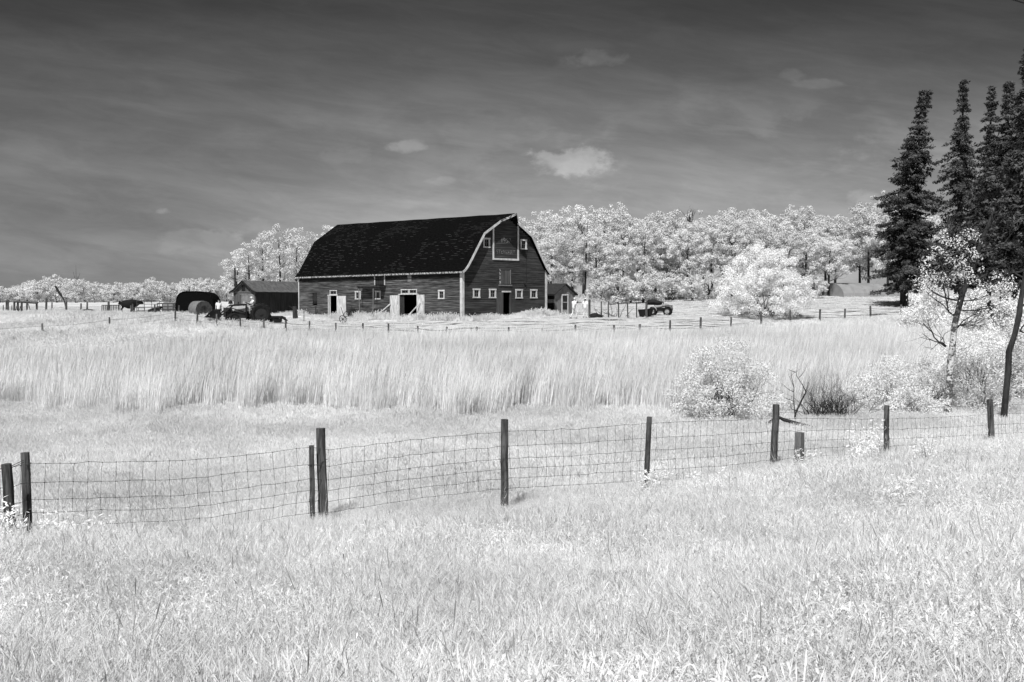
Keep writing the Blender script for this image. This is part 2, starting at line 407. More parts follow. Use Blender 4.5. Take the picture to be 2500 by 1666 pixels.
# ------------------------------------------------------------------ ground
def fence_d(u):
    return np.interp(u, [-400, 103, 267, 428, 529, 644, 760, 1250, 1500, 1640, 1785, 1860, 2002, 2125, 2500, 2900],
                     [76, 78, 82, 82, 80, 78, 75.5, 71.5, 72, 75, 80, 82.5, 86, 90, 96, 100])
def cat_near(u): return np.interp(u, [-400, 0, 300, 770, 1250, 1640, 2000, 2300, 2900], [35, 36, 34.5, 33.8, 34.5, 33, 37, 42, 46])
def cat_far(u): return np.interp(u, [-400, 0, 430, 620, 770, 1130, 1580, 1900, 2250, 2500, 2900], [51, 52, 58, 64, 67, 68, 67.5, 66, 62, 55, 50])
W_AX = Vector((.734, .679)).normalized(); L_AX = Vector((-W_AX.y, W_AX.x)); C0 = Vector((-4.22, 84.0))
BZ = ZC - 1.42; BANG = math.atan2(W_AX.y, W_AX.x)
def barn_local(x, y): return (x - C0.x)*W_AX.x + (y - C0.y)*W_AX.y, (x - C0.x)*L_AX.x + (y - C0.y)*L_AX.y
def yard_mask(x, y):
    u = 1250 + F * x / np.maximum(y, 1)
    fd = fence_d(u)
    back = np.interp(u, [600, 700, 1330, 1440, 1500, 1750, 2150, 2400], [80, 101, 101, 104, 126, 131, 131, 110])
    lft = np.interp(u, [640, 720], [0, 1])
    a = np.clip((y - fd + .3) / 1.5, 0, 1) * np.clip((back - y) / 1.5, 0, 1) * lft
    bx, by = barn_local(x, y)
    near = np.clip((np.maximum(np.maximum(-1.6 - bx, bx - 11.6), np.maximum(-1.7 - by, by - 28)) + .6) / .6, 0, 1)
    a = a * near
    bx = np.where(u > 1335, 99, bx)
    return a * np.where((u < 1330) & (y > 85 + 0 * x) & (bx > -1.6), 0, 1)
def build_ground():
    ys = np.concatenate([[-300, -80, -30, -12, -5, -2], np.arange(0, 40, .8), np.arange(40, 150, 1.0), 150 * 1.055 ** np.arange(0, 62)])
    xp = np.concatenate([np.arange(0, 66, 1.0), 66 * 1.085 ** np.arange(0, 50)])
    xs = np.concatenate([-xp[:0:-1], xp])
    X, Y = np.meshgrid(xs, ys); Z = Gv(X, Y); ny, nx = X.shape
    me = bpy.data.meshes.new('ground'); co = np.stack([X, Y, Z], -1).reshape(-1, 3).astype(np.float32)
    me.vertices.add(len(co)); me.vertices.foreach_set('co', co.ravel())
    i = np.arange(ny - 1)[:, None] * nx + np.arange(nx - 1)[None]
    q = np.stack([i, i + 1, i + nx + 1, i + nx], -1).reshape(-1, 4).astype(np.int32)
    me.loops.add(q.size); me.loops.foreach_set('vertex_index', q.ravel())
    me.polygons.add(len(q)); me.polygons.foreach_set('loop_start', np.arange(len(q), dtype=np.int32) * 4)
    me.polygons.foreach_set('use_smooth', np.ones(len(q), dtype=bool))
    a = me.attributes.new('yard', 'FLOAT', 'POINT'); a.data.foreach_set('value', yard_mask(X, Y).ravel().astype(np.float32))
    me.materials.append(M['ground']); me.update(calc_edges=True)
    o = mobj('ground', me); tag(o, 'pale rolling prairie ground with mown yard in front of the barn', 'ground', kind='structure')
build_ground()

# ------------------------------------------------------------------ scattered grass (uncountable: stuff)
def blade_mesh(name, seed, n, rad, h, wd, bend, lean, segs=3, head=0, leafy=0, heads_mat=None, leafw=.018):
    rs = RS(seed); V = []; Q = []
    def strip(pts, ws, side):
        i = len(V)
        for p, ww in zip(pts, ws): V.append(p - side * ww / 2); V.append(p + side * ww / 2)
        for k in range(len(pts) - 1): Q.append((i + 2*k, i + 2*k + 1, i + 2*k + 3, i + 2*k + 2))
    for b in range(n):
        a = rs.uniform(0, 6.283); rr = rad * math.sqrt(rs.uniform()); p = np.array([rr*math.cos(a), rr*math.sin(a), -.03])
        hh = h * rs.uniform(.6, 1.15); t = rs.uniform(0, 6.283)
        dr = np.array([math.cos(t), math.sin(t), 0]) * bend * rs.uniform(.2, 1.3) + np.array(lean + (0,)) * rs.uniform(.4, 1.5)
        ft = t + rs.uniform(-1.2, 1.2); side = np.array([-math.sin(ft), math.cos(ft), 0])
        ks = np.linspace(0, 1, segs + 1)
        pts = [p + np.array([0, 0, hh]) * k * (1 - .12 * k * np.linalg.norm(dr)) + dr * hh * k * k for k in ks]
        ws = [wd * (1 - .75 * k ** 2) * rs.uniform(.8, 1.2) for k in ks]; strip(pts, ws, side)
        if head and rs.uniform() < head:
            tip = pts[-1]; dd = unit((pts[-1] - pts[-2])[None])[0]; L = h * .2 * rs.uniform(.6, 1.3)
            hw = wd * rs.uniform(1.3, 2.4)
            strip([tip - dd*L*.3, tip + dd*L*.3, tip + dd*L], [hw*.4, hw, hw*.15], side)
            s2 = np.cross(dd, side); strip([tip - dd*L*.3, tip + dd*L*.3, tip + dd*L], [hw*.4, hw, hw*.15], s2)
        for _ in range(leafy):
            k = rs.uniform(.25, 1.0); c = p + np.array([0, 0, hh])*k + dr*hh*k*k; t2 = rs.uniform(0, 6.283)
            o = np.array([math.cos(t2), math.sin(t2), rs.uniform(-.3, .7)]); L = h * rs.uniform(.10, .2)
            s3 = unit(np.cross(o, [0, 0, 1])[None])[0]
            strip([c, c + o*L*.5 + [0, 0, L*.12], c + o*L - [0, 0, L*.15]], [leafw*.3, leafw, leafw*.1], s3)
    me = bpy.data.meshes.new(name); me.from_pydata([tuple(v) for v in V], [], Q); me.update()
    return me
def scatter(name, pts, meshes, material, scale, label, cat, tilt=.12, seed=1, idx=None):
    n = len(pts); rs = RS(seed)
    src = bpy.data.collections.new(name + '_source')
    for k, me in enumerate(meshes):
        me.materials.clear(); me.materials.append(material)
        o = bpy.data.objects.new('%s_source' % name, me); o['kind'] = 'stuff'; src.objects.link(o)
    me = bpy.data.meshes.new(name); me.vertices.add(n); me.vertices.foreach_set('co', pts.astype(np.float32).ravel())
    rot = np.stack([rs.normal(0, tilt, n), rs.normal(0, tilt, n), rs.normal(0, .55, n) + rs.choice([0, math.pi], n) * (0 if tilt < .1 else 1)], 1)
    a = me.attributes.new('rot', 'FLOAT_VECTOR', 'POINT'); a.data.foreach_set('vector', rot.astype(np.float32).ravel())
    a = me.attributes.new('scl', 'FLOAT', 'POINT'); a.data.foreach_set('value', np.asarray(scale * rs.uniform(.75, 1.25, n), dtype=np.float32))
    a = me.attributes.new('idx', 'INT', 'POINT')
    ii = rs.randint(0, len(meshes), n) if idx is None else idx
    a.data.foreach_set('value', np.asarray(ii, dtype=np.int32))
    o = mobj(name, me); me.materials.append(material)
    g = bpy.data.node_groups.new(name + '_nodes', 'GeometryNodeTree')
    g.interface.new_socket('Geometry', in_out='INPUT', socket_type='NodeSocketGeometry'); g.interface.new_socket('Geometry', in_out='OUTPUT', socket_type='NodeSocketGeometry')
    N = g.nodes; gi = N.new('NodeGroupInput'); go = N.new('NodeGroupOutput'); ip = N.new('GeometryNodeInstanceOnPoints'); ci = N.new('GeometryNodeCollectionInfo')
    ci.inputs['Collection'].default_value = src; ci.inputs['Separate Children'].default_value = True; ci.inputs['Reset Children'].default_value = True
    def att(nm, ty):
        q = N.new('GeometryNodeInputNamedAttribute'); q.data_type = ty; q.inputs[0].default_value = nm
        return [s_ for s_ in q.outputs if s_.enabled and s_.name == 'Attribute'][0]
    g.links.new(gi.outputs[0], ip.inputs['Points']); g.links.new(ci.outputs[0], ip.inputs['Instance']); ip.inputs['Pick Instance'].default_value = True
    g.links.new(att('idx', 'INT'), ip.inputs['Instance Index']); g.links.new(att('rot', 'FLOAT_VECTOR'), ip.inputs['Rotation']); g.links.new(att('scl', 'FLOAT'), ip.inputs['Scale'])
    g.links.new(ip.outputs[0], go.inputs[0])
    md = o.modifiers.new('scatter', 'NODES'); md.node_group = g
    tag(o, label, cat, kind='stuff')
    return o
def fan(rs, n, d0, d1, u0=-160, u1=2660):
    d = np.sqrt(rs.uniform(d0*d0, d1*d1, n)); u = rs.uniform(u0, u1, n)
    return (u - 1250) / F * d, d, u
def lumpy(x, y, s):   # cheap patch pattern 0..1
    return .5 + .25*np.sin(x*s + 2*np.sin(y*s*.7)) + .25*np.sin(y*s*1.3 + 1.7*np.sin(x*s*.9 + 1))
def xyz(x, y, dz=0): return np.stack([x, y, Gv(x, y) + dz], 1)
FEN_U = [-400, 19, 62, 770, 1231, 1582, 1895, 2162, 2420, 2900]; FEN_D = [12.5, 13.5, 13.9, 15.8, 16.7, 18.4, 20.9, 23, 25.8, 31]
def fend(u): return np.interp(u, FEN_U, FEN_D)
def make_grass():
    rs = RS(3)
    # foreground bank
    x, y, u = fan(rs, 95000, 3.6, 26); k = (y < fend(u) + 1.0)
    x, y, u = x[k], y[k], u[k]
    ms = [blade_mesh('bank_blades', 10 + i, 28, .11, .38, .0035, .6, (.12, 0), 4, head=.6) for i in range(4)]
    ms += [blade_mesh('bank_leafy', 20 + i, 9, .10, .38, .005, .35, (.08, 0), 3, leafy=8, leafw=.014) for i in range(3)]
    lp = lumpy(x, y, .9); wside = np.clip((u - 1500) / 700, 0, 1) * np.clip((y - 8) / 5, 0, 1) + np.clip((300 - u) / 300, 0, 1) * np.clip((y - 9) / 3, 0, 1)
    pw = .08 + .38 * (lp > .62) + .4 * wside
    idx = np.where(rs.uniform(size=len(x)) < pw, rs.randint(4, 7, len(x)), rs.randint(0, 4, len(x)))
    sc = (.72 + .35 * lumpy(x + 9, y, .55) + .12 * wside) * np.clip(.42 + (fend(u) - y) / 6, .42, 1)
    scatter('bank_grass', xyz(x, y), ms, M['grass'], sc, 'tall white seeding grass and leafy weeds filling the bank before the wire fence', 'grass', .2, 4, idx)
    # darker dry stalks among it
    x, y, u = fan(rs, 1300, 4, 24); k = (y < fend(u) + .8); x, y = x[k], y[k]
    ms = [blade_mesh('dry_stalks', 40 + i, 3, .12, .55, .004, .3, (.1, 0), 3, head=.9, leafy=2, leafw=.008) for i in range(3)]
    scatter('dry_stalks', xyz(x, y), ms, M['stalk'], np.ones(len(x)), 'scattered grey dry stalks standing among the white grass of the bank', 'stalks', .15, 5)
    # meadow between fence and cattails
    x, y, u = fan(rs, 85000, 14, 40); k = (y > fend(u) + .6) & (y < cat_near(u) + 1.0); x, y, u = x[k], y[k], u[k]
    ms = [blade_mesh('meadow_blades', 50 + i, 24, .17, .34, .008, .35, (.14, 0), 3, head=.4) for i in range(4)]
    sc = np.clip(.55 + (y - fend(u)) / 5, .55, 1) * (.6 + .3 * lumpy(x, y, .5)) + .25 * np.clip((y - cat_near(u) + 3) / 3, 0, 1)
    scatter('meadow_grass', xyz(x, y), ms, M['meadow'], sc, 'fine pale meadow grass between the wire fence and the cattails', 'grass', .2, 6)
    # cattails
    x, y, u = fan(rs, 60000, 32, 69); k = (y > cat_near(u) + .9 * np.sin(x*.55) + .8*np.sin(x*1.7 + 1) + .5*np.sin(x*4.3) + np.abs(rs.normal(0, .7, len(x)))) & (y < cat_far(u) + .8*np.sin(x*.6)) & (u < 2430); x, y, u = x[k], y[k], u[k]
    ms = [blade_mesh('cattail_blades', 60 + i, 15, .26, 1.60, .021, .11, (.13, -.02), 4) for i in range(5)]
    sc = 1.0 + .1 * (lumpy(x, y, .35) - .5) * 2; sc = sc * np.interp(u, [0, 300, 600], [.82, .92, 1.0]) * np.clip(.6 + (cat_far(u) - y) / 14, .6, 1)
    sc *= np.clip(.8 + (y - cat_near(u)) / 6, .8, 1)
    scatter('cattails', xyz(x, y), ms, M['cattail'], sc, 'broad stand of tall pale cattails leaning right in the marsh before the barn', 'cattails', .05, 7)
    # pasture and slopes
    x, y, u = fan(rs, 60000, 45, 150); ym = yard_mask(x, y); k = (y > cat_far(u) - 1.5) & (ym < .25)
    bx, by = barn_local(x, y); k &= ~((bx > -.15) & (bx < 10.2) & (by > -.15) & (by < 26.6)); k &= ~((y > 106) & (x > 5) & (y > 135))
    x, y, u = x[k], y[k], u[k]
    ms = [blade_mesh('pasture_blades', 70 + i, 22, .38, .42, .032, .4, (.15, 0), 2, head=.2) for i in range(4)]
    sc = .55 + .6 * lumpy(x, y, .3); sc = np.where((u > 1380) & (y > 115), sc * 1.9, sc); sc = np.where((y < 95) & (u > 1500), sc * .6, sc); sc = np.where((y > 95) & (u < 1300), sc * .6, sc)
    scatter('pasture_grass', xyz(x, y), ms, M['hill'], sc, 'pale pasture grass on the slopes around the barn, corral and fences', 'grass', .2, 8)
    # mown stubble in the yard
    x, y, u = fan(rs, 14000, 70, 132, 600, 2500); k = yard_mask(x, y) > .5; yy = y * .62 - x * .06 + .8*np.sin(x*.1+y*.05)
    k &= (rs.uniform(size=len(x)) < .25 + .75 * (np.abs((yy % 1) - .5) < .33)); x, y, u = x[k], y[k], u[k]
    ms = [blade_mesh('yard_blades', 80 + i, 14, .32, .11, .03, .7, (.1, 0), 2) for i in range(3)]
    scatter('yard_grass', xyz(x, y), ms, M['hill'], np.ones(len(x)), 'short mown pale grass lying in rows across the yard', 'grass', .2, 9)
    # long grass along the barn's foot
    n = 900; t = rs.uniform(0, 1, n); s = rs.uniform(0, 1, n) < .68
    bx = np.where(s, -rs.uniform(.1, 1.1, n), rs.uniform(.2, 10.5, n)); by = np.where(s, t * 27, -rs.uniform(.1, 1.2, n))
    k = ~(((by > 6.1) & (by < 8.8) & s) | ((by > 19) & (by < 20.6) & s) | (~s & (bx > 4.4) & (bx < 5.6))); bx, by = bx[k], by[k]
    x = C0.x + bx*W_AX.x + by*L_AX.x; y = C0.y + bx*W_AX.y + by*L_AX.y
    ms = [blade_mesh('wall_blades', 90 + i, 16, .22, .5, .03, .5, (.05, 0), 3, head=.3, leafy=2, leafw=.05) for i in range(4)]
    z = np.maximum(Gv(x, y), BZ - .1)
    scatter('barn_grass', np.stack([x, y, z], 1), ms, M['hill'], .45 + .75 * lumpy(x, y, 1.1), 'uncut pale grass and weeds growing along the foot of the barn walls', 'grass', .2, 11)
make_grass()

# ------------------------------------------------------------------ barn
def barn_rays():
    pass
PROF = [(-.30, 4.0), (-.02, 4.22), (.28, 4.55), (.75, 5.25), (2.12, 7.36), (5.0, 9.12)]
PROF = PROF + [(10 - a, b) for a, b in PROF[-2::-1]]
def prof_x(z):           # half-profile: x of the left wall/roof line at height z (wall plane)
    if z <= 4.25: return 0.0
    return float(np.interp(z, [4.25, 4.55, 5.25, 7.30, 9.0], [.03, .32, .8, 2.2, 4.95]))
def siding(mb, axis, lo, hi, z0, z1, holes, out, row=.185, seed=0, prof=False, thick=.028):
    """lap boards on a wall; axis 'x' = gable (runs along x at y=0), 'y' = long wall (runs along y at x=0); out = -1 towards outside"""
    rng = random.Random(seed); z = z0
    while z < z1 - .01:
        zt = min(z + row, z1); a, b = lo, hi
        if prof: a = prof_x(zt); b = 10 - a
        if b - a < .05: break
        segs = [(a, b)]
        for (h0, h1, g0, g1) in holes:
            if zt > g0 + .02 and z < g1 - .02:
                ns = []
                for (s0, s1) in segs:
                    if h1 <= s0 or h0 >= s1: ns.append((s0, s1)); continue
                    if h0 > s0: ns.append((s0, h0))
                    if h1 < s1: ns.append((h1, s1))
                segs = ns
        for (s0, s1) in segs:
            cuts = [s0]
            while cuts[-1] + 4.9 < s1: cuts.append(cuts[-1] + rng.uniform(2.4, 4.6))
            cuts.append(s1)
            for c0, c1 in zip(cuts, cuts[1:]):
                e = out * (thick + rng.uniform(0, .012)); e2 = out * (.008 + rng.uniform(0, .004)); sag = rng.uniform(-.008, .008)
                if axis == 'x': A = [(c0, e, z), (c1, e, z + sag), (c1, e2, zt), (c0, e2, zt)]; B = [(c0, 0.05, z), (c1, 0.05, z + sag), (c1, .05, zt), (c0, .05, zt)]
                else: A = [(e, c1, z), (e, c0, z + sag), (e2, c0, zt), (e2, c1, zt)]; B = [(.05, c1, z), (.05, c0, z + sag), (.05, c0, zt), (.05, c1, zt)]
                mb.quad(*A); mb.quad(*B[::-1]); mb.quad(B[0], B[1], A[1], A[0]); mb.quad(A[3], A[2], B[2], B[3])
                mb.quad(B[0], A[0], A[3], B[3]); mb.quad(A[1], B[1], B[2], A[2])
        z = zt
def window(parent, axis, a0, a1, z0, z1, tw=.13, twist=0, nm='window', fm=None, muntin='cross'):
    """trim frame round an opening, dark pane set back"""
    fr = MB(); o0, o1 = -.065, .03
    def bx(mb, p0, p1, q0, q1, e0, e1):
        if axis == 'x': mb.box(p0, p1, e0, e1, q0, q1)
        else: mb.box(e0, e1, p0, p1, q0, q1)
    bx(fr, a0 - .03, a1 + .03, z1 - tw, z1, o0 - .012, o1); bx(fr, a0 - .03, a1 + .03, z0, z0 + tw * .8, o0 - .02, o1)
    bx(fr, a0, a0 + tw, z0 + tw*.8, z1 - tw, o0, o1); bx(fr, a1 - tw, a1, z0 + tw*.8, z1 - tw, o0, o1)
    f = fr.build(nm, fm or M['white'], parent)
    g = MB(); bx(g, a0 + tw, a1 - tw, z0 + tw*.8, z1 - tw, .02, .035); p = g.build('pane', M['glass'], f)
    if muntin:
        s = MB(); m = (a0 + a1) / 2; zm = (z0 + z1) / 2
        bx(s, m - .014, m + .014, z0 + tw*.8, z1 - tw, -.004, .018)
        if muntin == 'cross':
            bx(s, a0 + tw, m - .015, zm - .012, zm + .012, -.003, .017); bx(s, m + .015, a1 - tw, zm - .012, zm + .012, -.003, .017)
        s.build('muntin', M['greywood'], f)
    return f
def build_barn():
    B = empty('barn', (C0.x, C0.y, BZ), BANG, 'large weathered gambrel-roofed barn with black shingles and white trim', 'barn')
    LEN = 26.3
    # openings
    gw = [(1.2, 1.98, 1.77, 2.58), (3.03, 3.83, 1.76, 2.58), (6.14, 6.99, 1.74, 2.57), (7.96, 8.8, 1.76, 2.58), (2.36, 3.12, 6.09, 6.95), (6.74, 7.51, 6.1, 7.0)]
    gd = (4.62, 5.45, -.6, 2.28)
    holes = [(a + .1, b - .1, c + .08, d - .1) for a, b, c, d in gw] + [gd, (4.34, 5.5, 3.0, 4.2)]
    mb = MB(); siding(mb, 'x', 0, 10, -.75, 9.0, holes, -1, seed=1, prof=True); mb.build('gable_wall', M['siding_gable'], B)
    lw = [(2.28, 3.14, 1.68, 2.48), (11.73, 12.56, 1.67, 2.48), (15.0, 15.92, 1.67, 2.48)]
    tr = [(19.12, 20.36, 2.15, 2.6), (6.19, 7.33, 2.17, 2.58), (7.39, 8.52, 2.17, 2.58)]
    ld = [(19.1, 20.55, -.6, 2.06), (6.15, 8.75, -.6, 2.08)]
    holes = [(a + .1, b - .1, c + .08, d - .1) for a, b, c, d in lw + tr] + ld + [(22.75, 23.65, 1.22, 2.4), (11.1, 12.6, 3.02, 4.05)]
    mb = MB(); siding(mb, 'y', 0, LEN, -.75, 3.56, holes, -1, seed=2); mb.build('long_wall', M['siding_long'], B)
    mb = MB(); siding(mb, 'y', 0, LEN, 3.56, 4.1, [(11.1, 12.6, 3.0, 4.05), (7.0, 7.55, 3.25, 3.9)], -1, seed=3); mb.build('upper_wall', M['siding_eave_shade'], B)  # top strip of the long wall, eave shadow put into its colour
    # rear walls, floor and inner lining
    mb = MB(); mb.box(9.96, 10.0, .06, LEN - .06, -.75, 4.3)
    pts = [(0, -.75), (10, -.75)] + [(10 - prof_x(z), z) for z in np.linspace(4.1, 9.0, 12)] + [(prof_x(z), z) for z in np.linspace(9.0, 4.1, 12)]
    mb.poly([(x, LEN, z) for x, z in pts]); mb.poly([(x, LEN - .04, z) for x, z in pts[::-1]])
    mb.build('rear_wall', M['sheddark'], B)
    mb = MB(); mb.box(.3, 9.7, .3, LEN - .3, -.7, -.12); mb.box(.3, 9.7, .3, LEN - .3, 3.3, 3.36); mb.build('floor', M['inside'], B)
    # roof: two skins following the profile, ridge climbs slightly to the far end, hay hood at the near gable
    mb = MB(); th = .11; Y0, Y1 = -.42, LEN + .45; NY = 14
    def rz(z, y): return z + (z - 4.0) / 5.1 * .022 * max(y, 0) + .018 * math.sin(y * 1.3 + z) * (1 if 0 < y < LEN else 0)
    acc = [0]
    for (a, b) in zip(PROF, PROF[1:]): acc.append(acc[-1] + math.hypot(b[0]-a[0], b[1]-a[1]))
    cum = max(acc)
    for k in range(len(PROF) - 1):
        (xa, za), (xb, zb) = PROF[k], PROF[k+1]
        for j in range(NY):
            ya, yb = Y0 + (Y1-Y0)*j/NY, Y0 + (Y1-Y0)*(j+1)/NY
            hv = 1 if xb <= 5 else -1; sgn = acc[k] if hv > 0 else cum - acc[k]; sg2 = acc[k+1] if hv > 0 else cum - acc[k+1]
            mb.quad((xa, yb, rz(za, yb)), (xa, ya, rz(za, ya)), (xb, ya, rz(zb, ya)), (xb, yb, rz(zb, yb)), [(yb, sgn), (ya, sgn), (ya, sg2), (yb, sg2)])
            nx, nz = (zb - za), -(xb - xa); l = math.hypot(nx, nz); nx, nz = nx/l*th, nz/l*th
            xa2, za2, xb2, zb2 = xa + nx, za + nz, xb + nx, zb + nz
            mb.quad((xb2, yb, rz(zb2, yb)), (xb2, ya, rz(zb2, ya)), (xa2, ya, rz(za2, ya)), (xa2, yb, rz(za2, yb)))
    for y in (Y0, Y1):
        for k in range(len(PROF) - 1):
            (xa, za), (xb, zb) = PROF[k], PROF[k+1]; nx, nz = (zb - za), -(xb - xa); l = math.hypot(nx, nz); nx, nz = nx/l*th, nz/l*th
            mb.quad((xa, y, rz(za, y)), (xa+nx, y, rz(za+nz, y)), (xb+nx, y, rz(zb+nz, y)), (xb, y, rz(zb, y)))
    rf = mb.build('roof', M['shingle'], B)
    # hay hood: prow pointing out over the gable
    hb = MB(); tip = Vector((5.0, -1.42, 9.10)); rl = Vector((3.9, Y0, 8.45)); rr = Vector((6.1, Y0, 8.45)); rp = Vector((5.0, Y0, 9.125))
    dn = Vector((0, 0, -.12))
    hb.quad(rl, tip, rp, rp + Vector((0, .001, 0)), [(0, .2), (1, 1), (0, 1), (0, 1)]); hb.quad(rp, tip, rr, rr + Vector((0, .001, 0)), [(0, 1), (1, 1), (0, .2), (0, .2)])
    hb.quad(rp + dn, tip + dn, rl + dn, rl + dn); hb.quad(rr + dn, tip + dn, rp + dn, rp + dn)
    hb.build('hay_hood', M['shingle'], B)
    hb = MB(); t2 = .17
    for a in (rl, rr):
        d = (tip - a); hb.quad(a + Vector((0, -.012, .02)), a + Vector((0, -.012, -t2)), tip + Vector((0, -.012, -t2)), tip + Vector((0, -.012, .02)))
        n = Vector((0, .06, 0)); hb.quad(tip + n + Vector((0, 0, .01)), tip + n + Vector((0, 0, -t2)), a + n + Vector((0, 0, -t2)), a + n + Vector((0, 0, .01)))
    hb.build('hood_trim', M['whiteworn'], B)
    # rake boards on the gable
    rb = MB()
    for k in range(len(PROF) - 1):
        (xa, za), (xb, zb) = PROF[k], PROF[k+1]
        if k == 4: xb, zb = 3.92, 8.46
        if k == 5: xa, za = 6.08, 8.46; rb.build('rake_trim', M['white'], B); rb = MB()
        nx, nz = (zb - za), -(xb - xa); l = math.hypot(nx, nz); nx, nz = nx/l*.19, nz/l*.19
        pts = [(xa, za), (xb, zb), (xb + nx, zb + nz), (xa + nx, za + nz)]; y = Y0 - .04; y2 = Y0 - .006
        rb.quad(*[(p[0], y, p[1] - .012) for p in pts[::-1]]); rb.quad(*[(p[0], y2, p[1] - .012) for p in pts])
        rb.quad(*[(pts[i][0], yy, pts[i][1] - .012) for i, yy in ((0, y), (1, y), (1, y2), (0, y2))]); rb.quad(*[(pts[i][0], yy, pts[i][1] - .012) for i, yy in ((3, y2), (2, y2), (2, y), (3, y))])
    rb.build('rake_trim', M['white'], B)
    # eave fascia along the long side, peeling
    fb = MB()
    for j in range(6):
        y0 = Y0 + .03 + j * 4.5; fb.box(-.335, -.305, y0, min(y0 + 4.49, Y1), 3.86, 4.0)
    fb.build('fascia', M['whiteworn'], B)
    cb = MB(); cb.box(-.055, -.033, -.05, .2, -.7, 4.02); cb.box(-.05, .21, -.075, -.051, -.7, 4.1); cb.build('corner_board', M['white'], B)
    cb = MB(); cb.box(9.8, 10.05, -.07, -.042, -.7, 4.35); cb.box(10.01, 10.035, -.04, .15, -.7, 4.3); cb.build('corner_board', M['white'], B)
    cb = MB(); cb.box(-.075, -.045, LEN - .12, LEN + .03, -.7, 3.9); cb.build('corner_board', M['white'], B)
    # big hay door panel with white surround
    hp = MB(); hp.box(3.42, 3.58, -.085, -.043, 5.2, 8.12); hp.box(6.36, 6.52, -.085, -.043, 5.2, 8.16); hp.box(3.42, 6.52, -.1, -.044, 5.08, 5.24)
    hd = hp.build('hay_door', M['white'], B); tag(hd, 'large closed hay door outlined in white')
    for (txt, size, zz, nm) in (("1957", .62, 6.78, 'sign_year'), ("STEWART", .50, 5.78, 'sign_name')):
        cu = bpy.data.curves.new(nm, 'FONT'); cu.body = txt; cu.size = size; cu.align_x = 'CENTER'; cu.align_y = 'CENTER'; cu.extrude = .003
        to = bpy.data.objects.new(nm, cu); COL.objects.link(to)
        bpy.context.view_layer.update()
        me = bpy.data.meshes.new_from_object(to); bpy.data.objects.remove(to)
        me.materials.clear(); me.materials.append(M['letter'])
        o = mobj(nm, me, B); o.location = (4.97, -.05, zz); o.rotation_euler = (math.pi/2, 0, 0); tag(o, 'faded painted sign lettering on the hay door')
    for i, q in enumerate(gw): window(B, 'x', *q)
    for q in lw: window(B, 'y', *q)
    for q in tr: window(B, 'y', *q, tw=.08, nm='transom_window', muntin='one')
    g = MB(); g.box(.03, .045, 22.75, 23.65, 1.22, 2.4); o = g.build('window', M['glass'], B); tag(o, 'bare dark window opening without a frame')
    # loft door of the gable: grey boards with half-lost white frame
    d = MB(); d.box(4.34, 5.5, -.03, .02, 3.0, 4.2); o = d.build('loft_door', M['shedwall'], B); tag(o, 'boarded loft door in the middle of the gable')
    f = MB(); f.box(4.24, 4.34, -.07, -.02, 2.95, 4.3); f.build('frame', M['whiteworn'], o)
    f = MB(); f.box(5.5, 5.57, -.06, -.02, 3.0, 4.25); f.box(4.15, 5.7, -.09, -.02, 2.83, 2.94); f.build('frame', M['greywood'], o)
    # loft door under the eave of the long wall
    d = MB(); d.box(-.03, .02, 11.12, 12.6, 3.04, 4.03); o = d.build('loft_door', M['sheddark'], B); tag(o, 'boarded loft door under the long eave')
    f = MB(); f.box(-.07, -.02, 12.58, 12.7, 3.0, 4.08); f.box(-.07, -.02, 11.0, 11.12, 3.0, 4.08); f.build('frame', M['white'], o)
    s = MB(); s.box(-.75, -.02, 10.85, 14.6, 2.8, 2.95); s.box(-.7, -.55, 10.9, 14.5, 2.68, 2.795); s.build('ledge', M['sheddark'], B)
    s = MB(); s.tube([(-.68, 14.35, 2.7), (-.75, 14.1, -.1)], .045, 5); s.build('ledge_prop', M['greywood'], B)
    s = MB(); s.tube([(-.7, 11.95, 2.68), (-.72, 12.0, -.1)], .05, 5); s.build('ledge_prop', M['greywood'], B)
    s = MB(); s.box(-.045, -.012, 6.99, 7.56, 3.25, 3.9); s.build('hatch', M['greywood'], B)
    # gable door
    f = MB(); f.box(4.5, 5.55, -.1, -.03, 2.28, 2.4); o = f.build('door_lintel', M['white'], B)
    f = MB(); f.box(5.45, 5.62, -.07, -.03, -.3, 2.28); f.build('door_frame', M['shedwall'], B)
    f = MB(); f.box(3.84, 4.62, -.10, -.06, -.05, 2.28); o = f.build('door', M['shedwall'], B); tag(o, 'grey board door leaf slid open on the gable')
    # long wall doors
    f = MB(); f.box(-.1, -.03, 18.95, 20.75, 2.06, 2.15); f.box(-.09, -.03, 20.56, 20.66, -.3, 2.06); f.box(-.085, -.03, 20.25, 20.38, -.3, 2.055); f.build('door_frame', M['white'], B)
    f = MB(); f.box(-.14, -.095, 17.4, 19.0, -.05, 2.03); o = f.build('door', M['doorwhite'], B); tag(o, 'pale single door leaf folded back on the long wall')
    f = MB(); f.box(-.1, -.03, 5.95, 8.9, 2.09, 2.165); f.box(-.09, -.03, 8.76, 8.84, -.3, 2.08); f.build('door_frame', M['white'], B)
    for (a, b, t) in ((8.8, 10.12, 'left'), (5.0, 6.1, 'right')):
        f = MB(); n = 6
        for k in range(n): f.box(-.14, -.10 + .004 * (k % 2), a + (b-a)*k/n + .006, a + (b-a)*(k+1)/n, -.05, 2.04 + (0.04 if t == 'right' else 0) - .01*(k % 2))
        o = f.build('door', M['doorwhite'], B); tag(o, 'pale %s leaf of the barn\'s open double door' % t)
        h = MB(); h.box(-.16, -.142, a + .15, a + .19, 1.2, 1.5); h.build('hinge', M['dark'], o); h = MB(); h.box(-.16, -.142, a + .5, a + .54, .3, .45); h.build('hinge', M['dark'], o)
    s = MB(); s.box(.05, .06, 8.2, 8.73, -.3, 2.0); s.build('inner_door', M['sheddark'], B)
